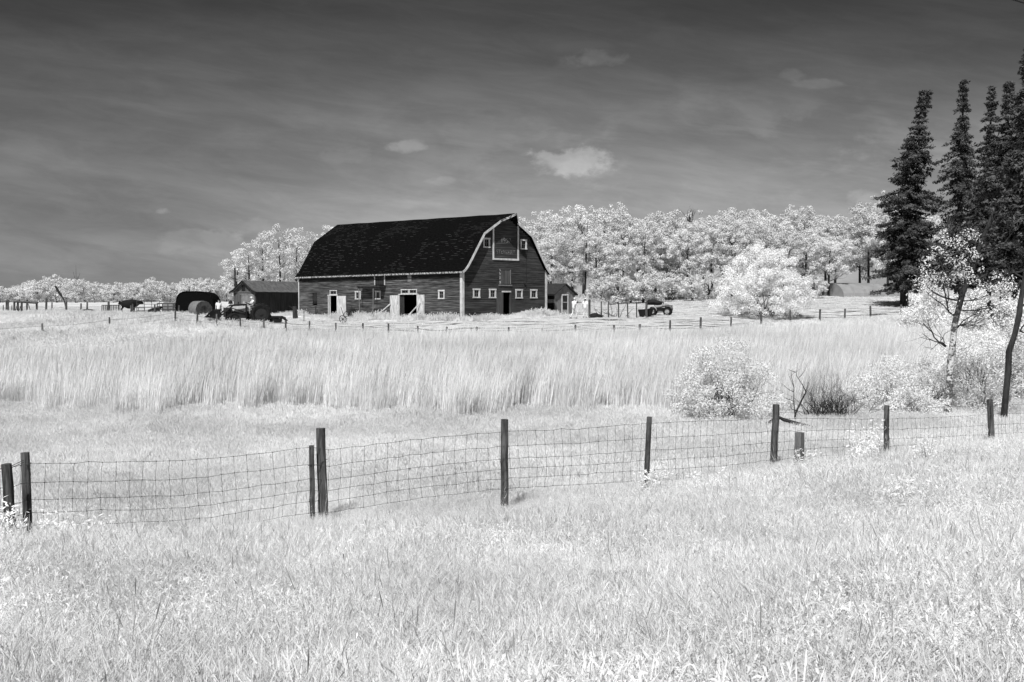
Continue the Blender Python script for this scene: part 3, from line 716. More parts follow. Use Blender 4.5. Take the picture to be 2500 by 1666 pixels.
    # lamp cable and lamp on gable
    s = MB(); s.tube([(7.44, -.06, 6.1), (7.44, -.06, 3.05), (7.28, -.07, 2.6)], .018, 4); s.ball((7.15, -.12, 3.15), .1, 8, 5); s.build('cable', M['dark'], B)
    return B
BARN = build_barn()
def bw_(x, y, z=None):
    X = C0.x + x*W_AX.x + y*L_AX.x; Y = C0.y + x*W_AX.y + y*L_AX.y
    return Vector((X, Y, (G(X, Y) if z is None else BZ + z)))

# ------------------------------------------------------------------ sheds
def build_sheds():
    # left shed: gable towards camera-left, long side runs back to the right
    ax = Vector((.447, .894)); ang = math.atan2(-.447, .894)     # local x along gable, local y along the ridge
    base = P(624, 757, 108); gx = Vector((.894, -.447)); o = base.xy - gx * 3.05
    S = empty('shed', (o.x, o.y, G(base.x, base.y) - .05), ang, 'old board shed with grey metal roof and pole behind, left of the barn', 'shed')
    Wd, Ln = 3.05, 12.5; H = 2.55; A = 3.62
    m = MB(); m.quad((0, 0, -.5), (Wd, 0, -.5), (Wd, 0, H), (0, 0, H)); m.poly([(0, 0, H), (Wd, 0, H), (Wd/2, 0, A)])
    m.quad((0, Ln, -.5), (0, Ln, H), (Wd, Ln, H), (Wd, Ln, -.5)); m.build('gable_wall', M['shedwall'], S)
    m = MB(); m.box(Wd, Wd + .04, .0, Ln, -.5, H)
    for k in range(12): m.box(Wd + .04, Wd + .06, .2 + k, .32 + k, -.5, H - .05)
    m.build('side_wall', M['sheddark'], S)
    m = MB(); m.box(-.04, 0, 0, Ln, -.5, H); m.build('side_wall', M['sheddark'], S)
    pr = [(-.32, 2.48), (.2, 2.72), (Wd/2, 3.75), (Wd - .2, 2.72), (Wd + .42, 2.50)]
    m = MB()
    for (a, b) in zip(pr, pr[1:]):
        n = 14
        for k in range(n):
            y0 = -.35 + (Ln + .7) * k / n; y1 = -.35 + (Ln + .7) * (k+1) / n; e = .012 * (k % 2)
            m.quad((a[0], y1, a[1] + e), (a[0], y0, a[1] + e), (b[0], y0, b[1] + e), (b[0], y1, b[1] + e)); m.quad((b[0], y1, b[1] - .06), (b[0], y0, b[1] - .06), (a[0], y0, a[1] - .06), (a[0], y1, a[1] - .06))
    m.build('roof', M['tin'], S)
    m = MB()
    for (a, b) in zip(pr, pr[1:]): m.tube([(a[0], -.37, a[1] - .05), (b[0], -.37, b[1] - .05)], .085, 4)
    m.box(Wd + .40, Wd + .44, -.3, Ln + .3, 2.36, 2.48); m.build('roof_edge', M['roofdark'], S)
    m = MB(); m.box(1.12, 2.95, -.06, -.01, -.1, 2.28); d = m.build('door', M['sheddoor'], S)
    m = MB(); m.box(1.35, 1.75, -.075, -.06, 1.2, 1.45); m.build('sign_plate', M['midpaint'], d)
    m = MB(); m.box(.95, 2.0, -.10, -.02, 2.2, 2.31, Matrix.Rotation(.0, 4, 'Y')); m.box(0, Wd, -.04, -.012, 2.46, 2.52); m.build('door_rail', M['greywood'], S)
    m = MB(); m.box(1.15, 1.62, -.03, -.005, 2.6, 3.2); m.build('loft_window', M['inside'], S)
    # pole behind the shed
    b = ground_at(575, 114); m = MB(); m.tube([b, Vector((b.x, b.y, P(575, 655, 114).z))], [.12, .1], 7)
    tag(m.build('utility_pole', M['bark']), 'thin dark pole standing behind the left shed\'s gable', 'pole')
    # small shed right of the barn
    base = P(1353.7, 768, 93); g = G(base.x, base.y)
    S = empty('shed', (base.x, base.y, g), BANG, 'small grey gabled shed with white-framed door, just right of the barn', 'shed')
    Wd, Ln, H, A = 2.7, 4.2, 2.12, 2.92
    m = MB(); m.quad((0, 0, -.5), (Wd, 0, -.5), (Wd, 0, H), (0, 0, H)); m.poly([(0, 0, H), (Wd, 0, H), (Wd/2, 0, A)]); m.box(Wd - .03, Wd, .01, Ln, -.5, H)
    m.quad((0, Ln, -.5), (0, Ln, H), (Wd, Ln, H), (Wd, Ln, -.5)); m.build('gable_wall', M['greywood'], S)
    m = MB(); m.box(0, .04, .01, Ln, -.5, H); m.build('side_wall', M['sheddark'], S)
    pr = [(-.25, 1.98), (Wd/2, 3.02), (Wd + .25, 1.98)]; m = MB()
    for a, b in zip(pr, pr[1:]):
        m.quad((a[0], Ln, a[1]), (a[0], -.25, a[1]), (b[0], -.25, b[1]), (b[0], Ln, b[1])); m.quad((b[0], Ln, b[1] - .1), (b[0], -.25, b[1] - .1), (a[0], -.25, a[1] - .1), (a[0], Ln, a[1] - .1))
        m.quad((a[0], -.25, a[1]), (a[0], -.25, a[1] - .1), (b[0], -.25, b[1] - .1), (b[0], -.25, b[1]))
    m.build('roof', M['sheddark'], S)
    m = MB(); m.box(.95, 1.75, -.05, -.01, -.1, 1.98); d = m.build('door', M['midpaint'], S)
    m = MB(); m.box(.9, 1.0, -.08, -.02, -.1, 2.0); m.box(1.7, 1.8, -.08, -.02, -.1, 2.0); m.box(1.0, 1.7, -.08, -.02, 1.88, 2.0); m.box(1.0, 1.7, -.075, -.05, 1.22, 1.26); m.build('frame', M['white'], d)
    m = MB(); m.box(1.05, 1.65, -.06, -.045, .55, 1.22); m.box(1.05, 1.65, -.06, -.045, 1.26, 1.88); m.build('pane', M['glass'], d)
    # grey round-roofed shed at right
    a = ground_at(2046, 124); m = MB(); n = 12; H0 = 1.85
    ln = 12.5; pr = [(-math.cos(t) * 3.0, math.sin(t) * H0) for t in np.linspace(0, math.pi, n)]
    rng = 8
    for k in range(rng):
        x0, x1 = ln * k / rng, ln * (k + 1) / rng - .02
        for (p, q) in zip(pr, pr[1:]): m.quad((x0, p[0], p[1]), (x1, p[0], p[1]), (x1, q[0], q[1]), (x0, q[0], q[1]))
    m.poly([(0, p[0], p[1]) for p in pr][::-1]); m.poly([(ln, p[0], p[1]) for p in pr])
    o = m.build('arched_shed', M['quonset'], loc=(a.x, a.y + 3, a.z + .0), smooth=False); o.rotation_euler = (0, 0, .25)
    tag(o, 'low grey arched metal shed behind the round bush and spruces', 'shed')
    # dark shelter at left
    a = ground_at(430, 111); m = MB(); Wd = 4.3; Ht = 2.6; D = 2.6
    pts = []
    for t in np.linspace(math.pi, 0, 19):
        e = .42 if t > math.pi / 2 else .62
        c, s = math.cos(t), math.sin(t); pts.append((Wd/2 + Wd/2 * math.copysign(abs(c) ** e, c), Ht * abs(s) ** (.42 if t > math.pi/2 else .6)))
    for (p, q) in zip(pts, pts[1:]): m.quad((p[0], 0, p[1]), (q[0], 0, q[1]), (q[0], D, q[1]), (p[0], D, p[1]))
    m.poly([(p[0], D, p[1]) for p in pts]); m.poly([(p[0], .02, p[1] - .02) for p in pts][::-1])
    S = empty('shelter', (a.x, a.y, a.z - .1), -.05, 'near-black round-shouldered livestock shelter behind the hay bale', 'shelter'); m.build('shell', M['shelter'], S)
    m = MB(); m.tube([(p[0], 0, p[1]) for p in pts], .05, 5); m.build('rim', M['shelter'], S)
build_sheds()

# ------------------------------------------------------------------ fences
def post_mesh(mb, base, top, r, rng, n=9, square=False):
    pts = []; k = 5
    for i in range(k + 1):
        t = i / k; p = base.lerp(top, t) + Vector((rng.uniform(-1, 1), rng.uniform(-1, 1), 0)) * r * .10; pts.append(p)
    i0 = len(mb.v); mb.tube(pts, [r * (1.05 - .1 * i / k) for i in range(k + 1)], 4 if square else n)
def near_fence():
    FN = empty('wire_fence', ground_at(1231, 16.7), 0, 'rusty woven-wire fence on weathered wooden posts crossing the foreground', 'fence')
    inv = Vector(FN.location); rng = random.Random(5)
    # (u_top, v_top, u_bottom, distance, radius, material, label)
    spec = [(15, 1133, 24, 13.45, .072, 'post', None), (61, 1105, 62, 13.9, .062, 'post', None), (760, 1088, 760, 15.65, .042, 'post', 'thin short post beside the thickest post'),
            (783, 1046, 786, 15.85, .078, 'post', 'thickest and tallest post of the fence'), (1231, 1024, 1232, 16.7, .066, 'post', None), (1586, 1018, 1578, 18.4, .052, 'post', None),
            (1896, 988, 1890, 20.9, .075, 'post', None), (1953, 1056, 1953, 20.4, .105, 'postpale', 'short pale square post stub'), (2165, 990, 2168, 23, .062, 'post', 'cracked thin grey post'), (2417, 976, 2427, 25.8, .08, 'post', None)]
    for (ut, vt, ub, d, r, mt, lb) in spec:
        b = ground_at(ub, d) - Vector((0, 0, .25)); t = P(ut, vt, d); m = MB(); post_mesh(m, b - inv, t - inv, r, rng, square=(mt == 'postpale'))
        o = m.build('post', M[mt], FN)
        if lb: tag(o, lb)
    # wires: node positions per post along the line (u, v of top wire, d)
    A = [(-120, 1153, 13.1), (19, 1144, 13.4), (62, 1133, 13.82), (200, 1129, 14.2), (420, 1127, 14.8), (520, 1120, 15.1), (757, 1093, 15.6), (800, 1098, 15.9), (1010, 1074, 16.3), (1231, 1054, 16.6), (1400, 1048, 17.5), (1584, 1034, 18.3), (1740, 1028, 19.5), (1893, 1022, 20.8),
         (2020, 1022, 21.9), (2165, 1024, 22.9), (2290, 1019, 24.3), (2420, 1012, 25.7), (2620, 1005, 28.3)]
    gaps = [0, .262, .227, .18, .178, .18]
    P3 = [P(*a) for a in A]
    seg = [(P3[i+1].xy - P3[i].xy).length for i in range(len(P3)-1)]; cum = [0]
    for s in seg: cum.append(cum[-1] + s)
    def at(s):
        i = min(max(np.searchsorted(cum, s) - 1, 0), len(seg) - 1); t = (s - cum[i]) / seg[i]
        return P3[i].lerp(P3[i+1], t)
    step = .19; N = int(cum[-1] / step); rs = RS(9)
    dz = rs.normal(0, .006, (N + 1, 6)); dy = rs.normal(0, .004, (N + 1, 6)); dx = np.cumsum(rs.normal(0, .004, (N + 1, 6)), 1)
    grid = []
    for i in range(N + 1):
        p = at(i * step); z = p.z; row = []
        sl = 1 + .06 * math.sin(i * .11)
        for j in range(6):
            z -= gaps[j] * sl; row.append(Vector((p.x + dx[i, j] + .02 * math.sin(i*.23 + j), p.y + dy[i, j], z + dz[i, j])) - inv)
        grid.append(row)
    m = MB()
    for j in range(6): m.tube([grid[i][j] for i in range(N + 1)], .0036, 3, cap=False)
    for i in range(N + 1):
        for j in range(5):
            a, b = grid[i][j], grid[i][j+1]; mid = (a + b) / 2 + Vector((rs.normal(0, .006), 0, 0)); m.tube([a, mid, b], .0028, 3, cap=False)
        for j in range(6): c = grid[i][j]; m.box(c.x - .006, c.x + .006, c.y - .006, c.y + .006, c.z - .006, c.z + .006)
    m.build('wire_netting', M['wire'], FN)
    m = MB()
    pa, pb = P(24, 1140, 13.35) - inv, P(58, 1124, 13.8) - inv; m.tube([pa, pb], .005, 4); m.tube([pa + Vector((0, 0, -.02)), pb + Vector((0, 0, -.03))], .005, 4)
    m.tube([P(752, 1137, 15.58) - inv, P(775, 1135, 15.7) - inv, P(800, 1121, 15.85) - inv], .005, 4)
    b1 = [P(u, v, d) - inv for u, v, d in ((1893, 1008, 20.8), (2030, 1004, 22), (2165, 1000, 22.9), (2420, 990, 25.7), (2620, 984, 28.3))]; m.tube(b1, .0035, 3)
    m.build('tie_wire', M['wire'], FN)
near_fence()
def mid_fence():
    rng = random.Random(8)
    L = [(103, 790, 24), (267, 775, 20), (428, 757, 22), (482, 765, 22), (529, 767, 20), (587, 776, 20), (644, 779, 20), (698, 783, 22), (756, 784, 19), (820, 788, 16), (886, 789, 20), (948, 790, 20), (1020, 796, 20), (1091, 798, 20), (1164, 798, 22),
         (1242, 799, 20), (1324, 803, 15), (1405, 793, 20), (1499, 794, 24), (1562, 792, 28), (1636, 782, 22), (1711, 775, 25), (1785, 774, 20), (1858, 761, 26), (1929, 758, 24), (2002, 756, 26), (2063, 754, 24), (2125, 747, 26), (2200, 744, 24)]
    FN = empty('yard_fence', ground_at(1242, 71.5), 0, 'line of short dark posts with slack wires between the cattails and the barn yard', 'fence')
    inv = Vector(FN.location); tops = []
    for (u, v, w_) in L:
        d = float(fence_d(np.array(u))); t = P(u, v, d); b = ground_at(u, d); r = w_ * .0035
        if t.z < b.z + .5: t.z = b.z + .62
        m = MB(); post_mesh(m, b - inv - Vector((rng.uniform(-.04, .04), 0, .3)), t - inv, r, rng, 7); m.build('post', M['post'] if rng.random() < .75 else M['postpale'], FN); tops.append(t - inv)
    m = MB()
    for a, b in zip(tops, tops[1:]):
        for k in (.22, .62):
            pts = [a.lerp(b, t) + Vector((0, -.05, -k - .1 * math.sin(math.pi * t))) for t in (0, .25, .5, .75, 1)]; m.tube(pts, .010, 3, cap=False)
    a = tops[0]; m.tube([a + Vector((-9, -2, -.75)), a + Vector((-4, -1, -.5)), a + Vector((0, 0, -.2))], .012, 3); m.build('wire', M['wire'], FN)
    # cap on the post by the tractor
    p = P(690, 779, 77.4); m = MB(); m.tube([p + Vector((-.22, 0, -.05)), p + Vector((-.02, 0, .13)), p + Vector((.2, 0, -.05)), p + Vector((.3, .3, -.12))], [.08, .13, .09, .05], 6); m.build('post_cap', M['black'], FN, loc=None).location = -inv
    # short back fence by the quad bike
    Q = [(1439, 732, 768), (1468, 736, 771), (1485, 735, 769), (1510, 737, 770), (1532, 738.5, 771), (1554, 740, 772), (1578, 737, 773)]
    FB = empty('post_row', ground_at(1510, 86), 0, 'row of seven thin upright posts between the walkers and the quad bike', 'fence'); inv = Vector(FB.location); tp = []
    for i, (u, v, vb) in enumerate(Q):
        t = P(u, v, 85.5); b = P(u + .5, vb, 85.5); m = MB(); post_mesh(m, b - inv - Vector((0, 0, .3)), t - inv, .11 if i in (0, 6) else .06, rng, 6); m.build('post', M['post'], FB); tp.append(t - inv)
    m = MB()
    for a, b in zip(tp, tp[1:]): m.tube([a - Vector((0, 0, .5)), b - Vector((0, 0, .5))], .007, 3)
    m.build('wire', M['wire'], FB)
mid_fence()
def corral():
    rng = random.Random(2); D = 118.
    FN = empty('corral_fence', ground_at(110, D), 0, 'corral fence of dark posts and thin mesh wire at far left', 'fence'); inv = Vector(FN.location)
    tp = []
    for (u, v, r, d) in [(8, 745, .05, D), (16, 733, .1, D), (20, 732, .1, D), (29, 746, .05, D), (66, 732, .1, D), (113, 728, .12, D), (127, 739, .08, 124), (162, 736, .12, D), (198, 741, .09, D), (213, 738, .1, D), (265, 737, .13, D - 2)]:
        b = ground_at(u, d); t = P(u, v, d); m = MB(); post_mesh(m, b - inv - Vector((0, 0, .2)), t - inv, r, rng, 6); m.build('post', M['post'], FN); tp.append((t - inv, b - inv))
    m = MB()
    for (a, a0), (b, b0) in zip(tp, tp[1:]):
        for k in (.3, .5, .7, .9, 1.1): m.tube([Vector((a.x, a.y, a0.z + k)), Vector((b.x, b.y, b0.z + k))], .006, 3, cap=False)
    m.build('wire', M['wire'], FN)
    H = empty('timber_frame', ground_at(62, D - 1), 0, 'dark timber gate frame with top rail and braces in corral fence', 'frame'); inv = Vector(H.location)
    for (u, v) in ((35, 737), (44, 739), (53, 739.5), (90, 739)):
        m = MB(); b = ground_at(u, D - 1); post_mesh(m, b - inv - Vector((0, 0, .2)), P(u, v, D - 1) - inv, .12, rng, 6); m.build('post', M['post'], H)
    m = MB(); m.tube([P(34, 736.5, D - 1.2) - inv, P(92, 740, D - 1.2) - inv], .13, 5); m.build('rail', M['post'], H)
    for (a, b) in (((43, 742), (38, 758)), ((53, 741), (47, 758)), ((69, 742), (74, 758))):
        m = MB(); m.tube([P(*a, D - 1.3) - inv, P(*b, D - 1.3) - inv], .045, 5); m.build('brace', M['post'], H)
    m = MB(); b = ground_at(163, 122); m.tube([b, P(156, 732, 122), P(146, 717, 122), P(135, 699, 122)], [.05, .07, .15, .12], 6); tag(m.build('leaning_pole', M['bark']), 'dark pole leaning up leftwards behind the corral fence', 'pole')
    m = MB(); a = ground_at(213, 115); pts = [a + Vector((math.cos(t) * .95, .3*math.sin(t), math.sin(t) * .38 - .05)) for t in np.linspace(0, math.pi, 9)]; m.tube(pts, .10, 6); tag(m.build('half_buried_tyre', M['dark']), 'dark tyre half sunk in the grass below the corral posts', 'tyre')
    # barred panel
    def panel(name, u0, u1, v0, v1, d, bars, rails, label, mt='pipe', r=.032, d1=None, group=None):
        e = empty(name, ground_at(u0, d), 0, label, 'gate', group); inv = Vector(e.location); d1 = d1 or d
        m = MB()
        for v in rails: m.tube([P(u0, v, d) - inv, P(u1, v, d1) - inv], r, 5)
        m.build('rails', M[mt], e); m = MB()
        for i in range(bars):
            t = i / (bars - 1); dd = d + (d1 - d) * t; u = u0 + (u1 - u0) * t; m.tube([P(u, v0, dd) - inv, P(u, v1, dd) - inv], r, 5)
        m.build('bars', M[mt], e)
        return e
    panel('corral_gate', 249, 293, 745, 767, 114, 12, (745.5, 766), 'corral gate with many upright bars, left of the cow', r=.05)
    panel('corral_gate', 334, 389, 734, 768, 109, 4, (734.5, 743, 751, 759, 766), 'tall open pipe gate of five rails in front of the cow', r=.032)
    panel('corral_gate', 323, 353, 751, 768, 112, 3, (751.5, 760, 766), 'low pipe gate overlapping the cow\'s chest', r=.035)
    panel('corral_gate', 384, 436, 741, 762, 112, 5, (741.5, 749, 755.5), 'dark rail gate before the feeder bale, left of the shelter', r=.06)
    for (u, v, d, lb) in ((320, 746, 111, 'thick dark post standing before the cow\'s shoulder'), (324, 742, 112, 'second dark post right behind the post at the cow\'s shoulder'), (378, 744, 108, 'dark post beside the resting calf'), (437, 746, 108, 'dark post at the left edge of the shelter')):
        m = MB(); b = ground_at(u, d); post_mesh(m, b - Vector((0, 0, .2)), P(u, v, d), .09, rng, 6); tag(m.build('post', M['post']), lb, 'post')
corral()

# ------------------------------------------------------------------ bales
def bale(u, v, d, r, L, rz, label, group='hay bales'):
    b = ground_at(u, d); e = empty('hay_bale', (b.x, b.y, b.z - .25), rz, label, 'hay bale', group); m = MB(); n = 22; rng = random.Random(u)
    prof = [(-L/2, r * .93), (-L/2 + .1, r), (0, r * 1.01), (L/2 - .1, r), (L/2, r * .93)]
    m.tube([(x, 0, r * .93) for x, _ in prof], [q * 1.0 for _, q in prof], n, cap=False)
    m.v = [(x + rng.uniform(-.04, .04), y * (1 + rng.uniform(-.03, .03)), max(z * (.95 + rng.uniform(-.02, .02)), 0)) for x, y, z in m.v]; m.build('roll', M['hay'], e, smooth=True)
    for s in (-1, 1):
        m = MB()
        for k in range(5):
            rr = r * .93 * (1 - k * .19); m.cyl((s * (L/2 - .03 + .008 * (k % 2)), 0, r * .90), (1, 0, 0), rr, .02, n)
        m.build('end', M['hayend'], e)
bale(489, 768, 104, .92, 2.1, -.9, 'grey round hay bale in front of the dark shelter')
bale(415, 765, 116, .78, 1.3, .15, 'round hay bale in a feeder left of the dark shelter')

# ------------------------------------------------------------------ animals (skin modifier bodies)
def skinned(name, chains, material, parent=None, sub=1, root=0):
    """chains: list of lists of (pos, radius or (rx, ry)); chains may start from an existing point given as (chain, index)"""
    V = []; E = []; R = []; idx = {}
    for ci, ch in enumerate(chains):
        prev = None
        for k, it in enumerate(ch):
            if isinstance(it, tuple) and len(it) == 2 and isinstance(it[0], int): prev = idx[it]; idx[(ci, k)] = prev; continue
            p, r = it; V.append(tuple(p)); R.append(r if hasattr(r, '__len__') else (r, r)); i = len(V) - 1; idx[(ci, k)] = i
            if prev is not None: E.append((prev, i))
            prev = i
    me = bpy.data.meshes.new(name); me.from_pydata(V, E, []); me.materials.append(material)
    o = bpy.data.objects.new(name, me); COL.objects.link(o); o.parent = parent
    md = o.modifiers.new('skin', 'SKIN'); md.use_smooth_shade = True
    sv = me.skin_vertices[0] if len(me.skin_vertices) else None
    if sv is None:
        import bmesh
        bm = bmesh.new(); bm.from_mesh(me); bm.verts.layers.skin.verify(); bm.to_mesh(me); bm.free(); sv = me.skin_vertices[0]
    for i, r in enumerate(R): sv.data[i].radius = r; sv.data[i].use_root = (i == root)
    s = o.modifiers.new('smooth', 'SUBSURF'); s.levels = sub; s.render_levels = sub
    # freeze so the body is a real mesh
    bpy.context.view_layer.update(); dg = bpy.context.evaluated_depsgraph_get(); ev = o.evaluated_get(dg)
    nm = bpy.data.meshes.new_from_object(ev); o.modifiers.clear(); o.data = nm
    if not nm.materials: nm.materials.append(material)
    return o
def cow():
    b = ground_at(318, 113); ang = .18
    e = empty('cow', (b.x, b.y, b.z), ang, 'large black cow standing side-on behind corral gates, facing right', 'cow'); e.scale = (.84, .84, .95)
    # local x = forward
    body = [[((-1.22, 0, 1.08), (.22, .22)), ((-.98, 0, 1.02), (.44, .44)), ((-.6, 0, .96), (.58, .58)), ((-.1, 0, .92), (.64, .64)), ((.45, 0, .95), (.60, .60)), ((.8, 0, 1.08), (.46, .46)), ((1.15, 0, 1.22), (.30, .30)), ((1.4, 0, 1.3), (.18, .18)), ((1.62, 0, 1.12), (.14, .14)), ((1.74, 0, 1.0), (.10, .10))]]
    for s in (-1, 1):
        body.append([(0, 2), ((-.95, .2*s, .8), (.17, .2)), ((-.88, .22*s, .62), (.10, .12)), ((-1.08, .22*s, .42), (.065, .07)), ((-1.02, .22*s, .1), (.05, .05)), ((-.97, .22*s, .0), (.06, .07))])
        body.append([(0, 4), ((.55, .22*s, .75), (.13, .16)), ((.52, .22*s, .42), (.07, .08)), ((.52, .22*s, .12), (.05, .05)), ((.56, .22*s, .0), (.06, .07))])
    body.append([(0, 0), ((-1.36, 0, 1.14), .05), ((-1.42, 0, .9), .03), ((-1.42, 0, .5), .025), ((-1.42, 0, .35), .05)])
    for s in (-1, 1): body.append([(0, 7), ((1.45, .2*s, 1.3), (.05, .03)), ((1.42, .32*s, 1.28), (.03, .02))])
    skinned('body', body, M['cow'], e, 2)
    b = ground_at(376, 110)
    e = empty('calf', (b.x, b.y, b.z), .3, 'black calf lying in the grass beside a corral post', 'calf')
    body = [[((-.5, 0, .32), (.2, .22)), ((-.15, 0, .36), (.27, .28)), ((.25, 0, .38), (.25, .27)), ((.5, 0, .5), (.14, .17)), ((.72, -.05, .68), (.1, .11)), ((.9, -.1, .62), (.08, .08)), ((1.0, -.12, .54), (.055, .05))],
            [(0, 0), ((-.4, -.28, .2), (.12, .12)), ((-.15, -.38, .1), .07), ((-.45, -.42, .06), .045), ((-.15, -.46, .05), .045)], [(0, 3), ((.6, -.2, .22), .08), ((.82, -.24, .08), .05), ((.6, -.3, .05), .045)], [(0, 3), ((.6, .18, .22), .08), ((.85, .2, .08), .05)],
            [(0, 4), ((.66, .12, .76), (.04, .02)), ((.64, .2, .74), (.02, .02))], [(0, 4), ((.66, -.2, .76), (.04, .02)), ((.64, -.28, .74), (.02, .02))]]
    skinned('body', body, M['cow'], e, 2)
cow()

# ------------------------------------------------------------------ people
def hand(fr, wrist, d, side, curl=.5):
    """fr = chain ref of the wrist; returns chains for palm and five fingers. d = direction of the hand, side = palm width direction"""
    d = Vector(d).normalized(); side = Vector(side).normalized(); n = d.cross(side)
    wv = Vector(wrist); palm = wv + d * .055
    ch = [[fr, (tuple(palm), (.036, .018))]]; ci = fr
    L = [.052, .060, .064, .056]
    res = [ch[0]]
    for k in range(4):
        b = palm + side * (-.03 + .02 * k) + d * .035; c = b + d * L[k] * .6 + n * curl * .02; t = c + d * L[k] * .4 + n * curl * .035
        res.append(['PALM', (tuple(b), .0095), (tuple(c), .009), (tuple(t), .008)])
    b = wv + d * .03 + side * -.038; c = b + d * .03 + side * -.018; t = c + d * .028 + n * curl * .01
    res.append(['PALM', (tuple(b), .011), (tuple(c), .0105), (tuple(t), .009)])
    return res
def person(loc, rz, label, J, shirt, trousers, cap=True, hair='short', sleeve='short', scale=1.0, trousers_mat=None):
    """J: joint positions in metres; x = right of the person, -y = the way they face, z up"""
    e = empty('person', loc, rz, label, 'person'); e.scale = (scale,) * 3
    V = lambda k: tuple(J[k])
    lerp = lambda a, b, t: tuple(np.array(J[a]) * (1 - t) + np.array(J[b]) * t)
    hd = np.array(J['head']); nk = np.array(J['neck'])
    ch = [[(V('pelvis'), (.15, .105)), (lerp('pelvis', 'chest', .5), (.135, .095)), (V('chest'), (.16, .11)), (V('neck'), (.058, .058)), (tuple(nk * .45 + hd * .55), (.06, .065)), (tuple(hd), (.078, .095)), (tuple(hd + np.array([0, 0, .075])), (.062, .075))]]
    def add(c): ch.append(c); return len(ch) - 1
    for s in ('l', 'r'):
        a = add([(0, 2), (V('sh' + s), (.058, .055)), (lerp('sh' + s, 'el' + s, .5), .046), (V('el' + s), .038), (lerp('el' + s, 'wr' + s, .4), .036), (V('wr' + s), (.024, .022))])
        dv = np.array(J['wr' + s]) - np.array(J['el' + s]); hs = hand((a, 5), J['wr' + s], dv, (0, 1, 0) if abs(dv[1]) < abs(dv[2]) else (1, 0, 0), .6)
        p = add(hs[0])
        for h in hs[1:]: add([(p, 1)] + h[1:])
        l = add([(0, 0), (V('hp' + s), (.088, .09)), (lerp('hp' + s, 'kn' + s, .5), (.075, .078)), (V('kn' + s), (.055, .058)), (lerp('kn' + s, 'an' + s, .35), (.052, .055)), (V('an' + s), (.035, .04)), (tuple(np.array(J['an' + s]) + np.array([0, -.03, -.06])), (.04, .03)), (tuple(np.array(J['an' + s]) + np.array([0, -.15, -.07])), (.038, .02))])
    # face: nose, ears
    add([(0, 5), (tuple(hd + np.array([0, -.105, -.005])), (.013, .014))])
    for s in (-1, 1): add([(0, 5), (tuple(hd + np.array([.083 * s, .0, -.005])), (.010, .022))])
    body = skinned('body', ch, M['skin'], e, 1)
    f = MB()
    for s in (-1, 1): f.ball((hd[0] + .03 * s, hd[1] - .088, hd[2] + .02), (.012, .008, .008), 6, 4)
    f.ball((hd[0], hd[1] - .09, hd[2] - .045), (.024, .006, .006), 8, 4); f.build('face', M['hair'], e)
    g = .040
    sh = [[(tuple(np.array(J['pelvis']) + np.array([0, 0, -.10])), (.165 + g, .12 + g)), (V('pelvis'), (.155 + g, .115 + g)), (lerp('pelvis', 'chest', .5), (.14 + g, .105 + g)), (V('chest'), (.165 + g, .118 + g)), (tuple(nk + np.array([0, 0, -.03])), (.075, .07))]]
    for s in ('l', 'r'):
        c = [(0, 3), (V('sh' + s), (.07 + g * .6, .065 + g * .6)), (lerp('sh' + s, 'el' + s, .45), (.058 + g * .5,) * 2), (lerp('sh' + s, 'el' + s, .85), (.05 + g * .4,) * 2)]
        if sleeve == 'long': c += [(V('el' + s), .05), (lerp('el' + s, 'wr' + s, .9), .036)]
        sh.append(c)
    skinned('shirt', sh, shirt, e, 1)
    tr = [[(tuple(np.array(J['pelvis']) + np.array([0, 0, .03])), (.155, .112)), (tuple(np.array(J['pelvis']) + np.array([0, 0, -.06])), (.16, .12))]]
    for s in ('l', 'r'): tr.append([(0, 1), (V('hp' + s), (.10, .105)), (lerp('hp' + s, 'kn' + s, .5), (.088, .09)), (V('kn' + s), (.072, .075)), (lerp('kn' + s, 'an' + s, .5), (.066, .068)), (tuple(np.array(J['an' + s]) + np.array([0, 0, -.01])), (.058, .062))])
    skinned('trousers', tr, trousers, e, 1)
    for s in ('l', 'r'):
        a = np.array(J['an' + s]); m = MB(); m.tube([a + [0, .07, -.07], a + [0, -.02, -.065], a + [0, -.12, -.075], a + [0, -.2, -.08]], [.04, .05, .045, .028], 8, flat=.8); m.build('shoe', M['shoe'], e, smooth=True)
    m = MB(); c = hd + np.array([0, .012, .045]); m.ball(tuple(c), (.088, .105, .085), 12, 8, .62); m.build('hair', M['hair'], e, smooth=True)
    if hair == 'long':
        m = MB(); m.tube([hd + [0, .10, .02], hd + [0, .15, -.1], hd + [0, .16, -.25], hd + [0, .155, -.42]], [.04, .035, .03, .012], 7); m.build('ponytail', M['hair'], e, smooth=True)
    if cap:
        m = MB(); c = hd + np.array([0, 0, .062]); m.ball(tuple(c), (.098, .112, .092), 12, 8, .55)
        m.quad(c + [-.075, -.095, .01], c + [.075, -.095, .01], c + [.05, -.185, -.015], c + [-.05, -.185, -.015]); m.quad(c + [-.05, -.185, -.03], c + [.05, -.185, -.03], c + [.075, -.095, -.01], c + [-.075, -.095, -.01]); m.build('cap', M['cap'], e, smooth=True)
    return e
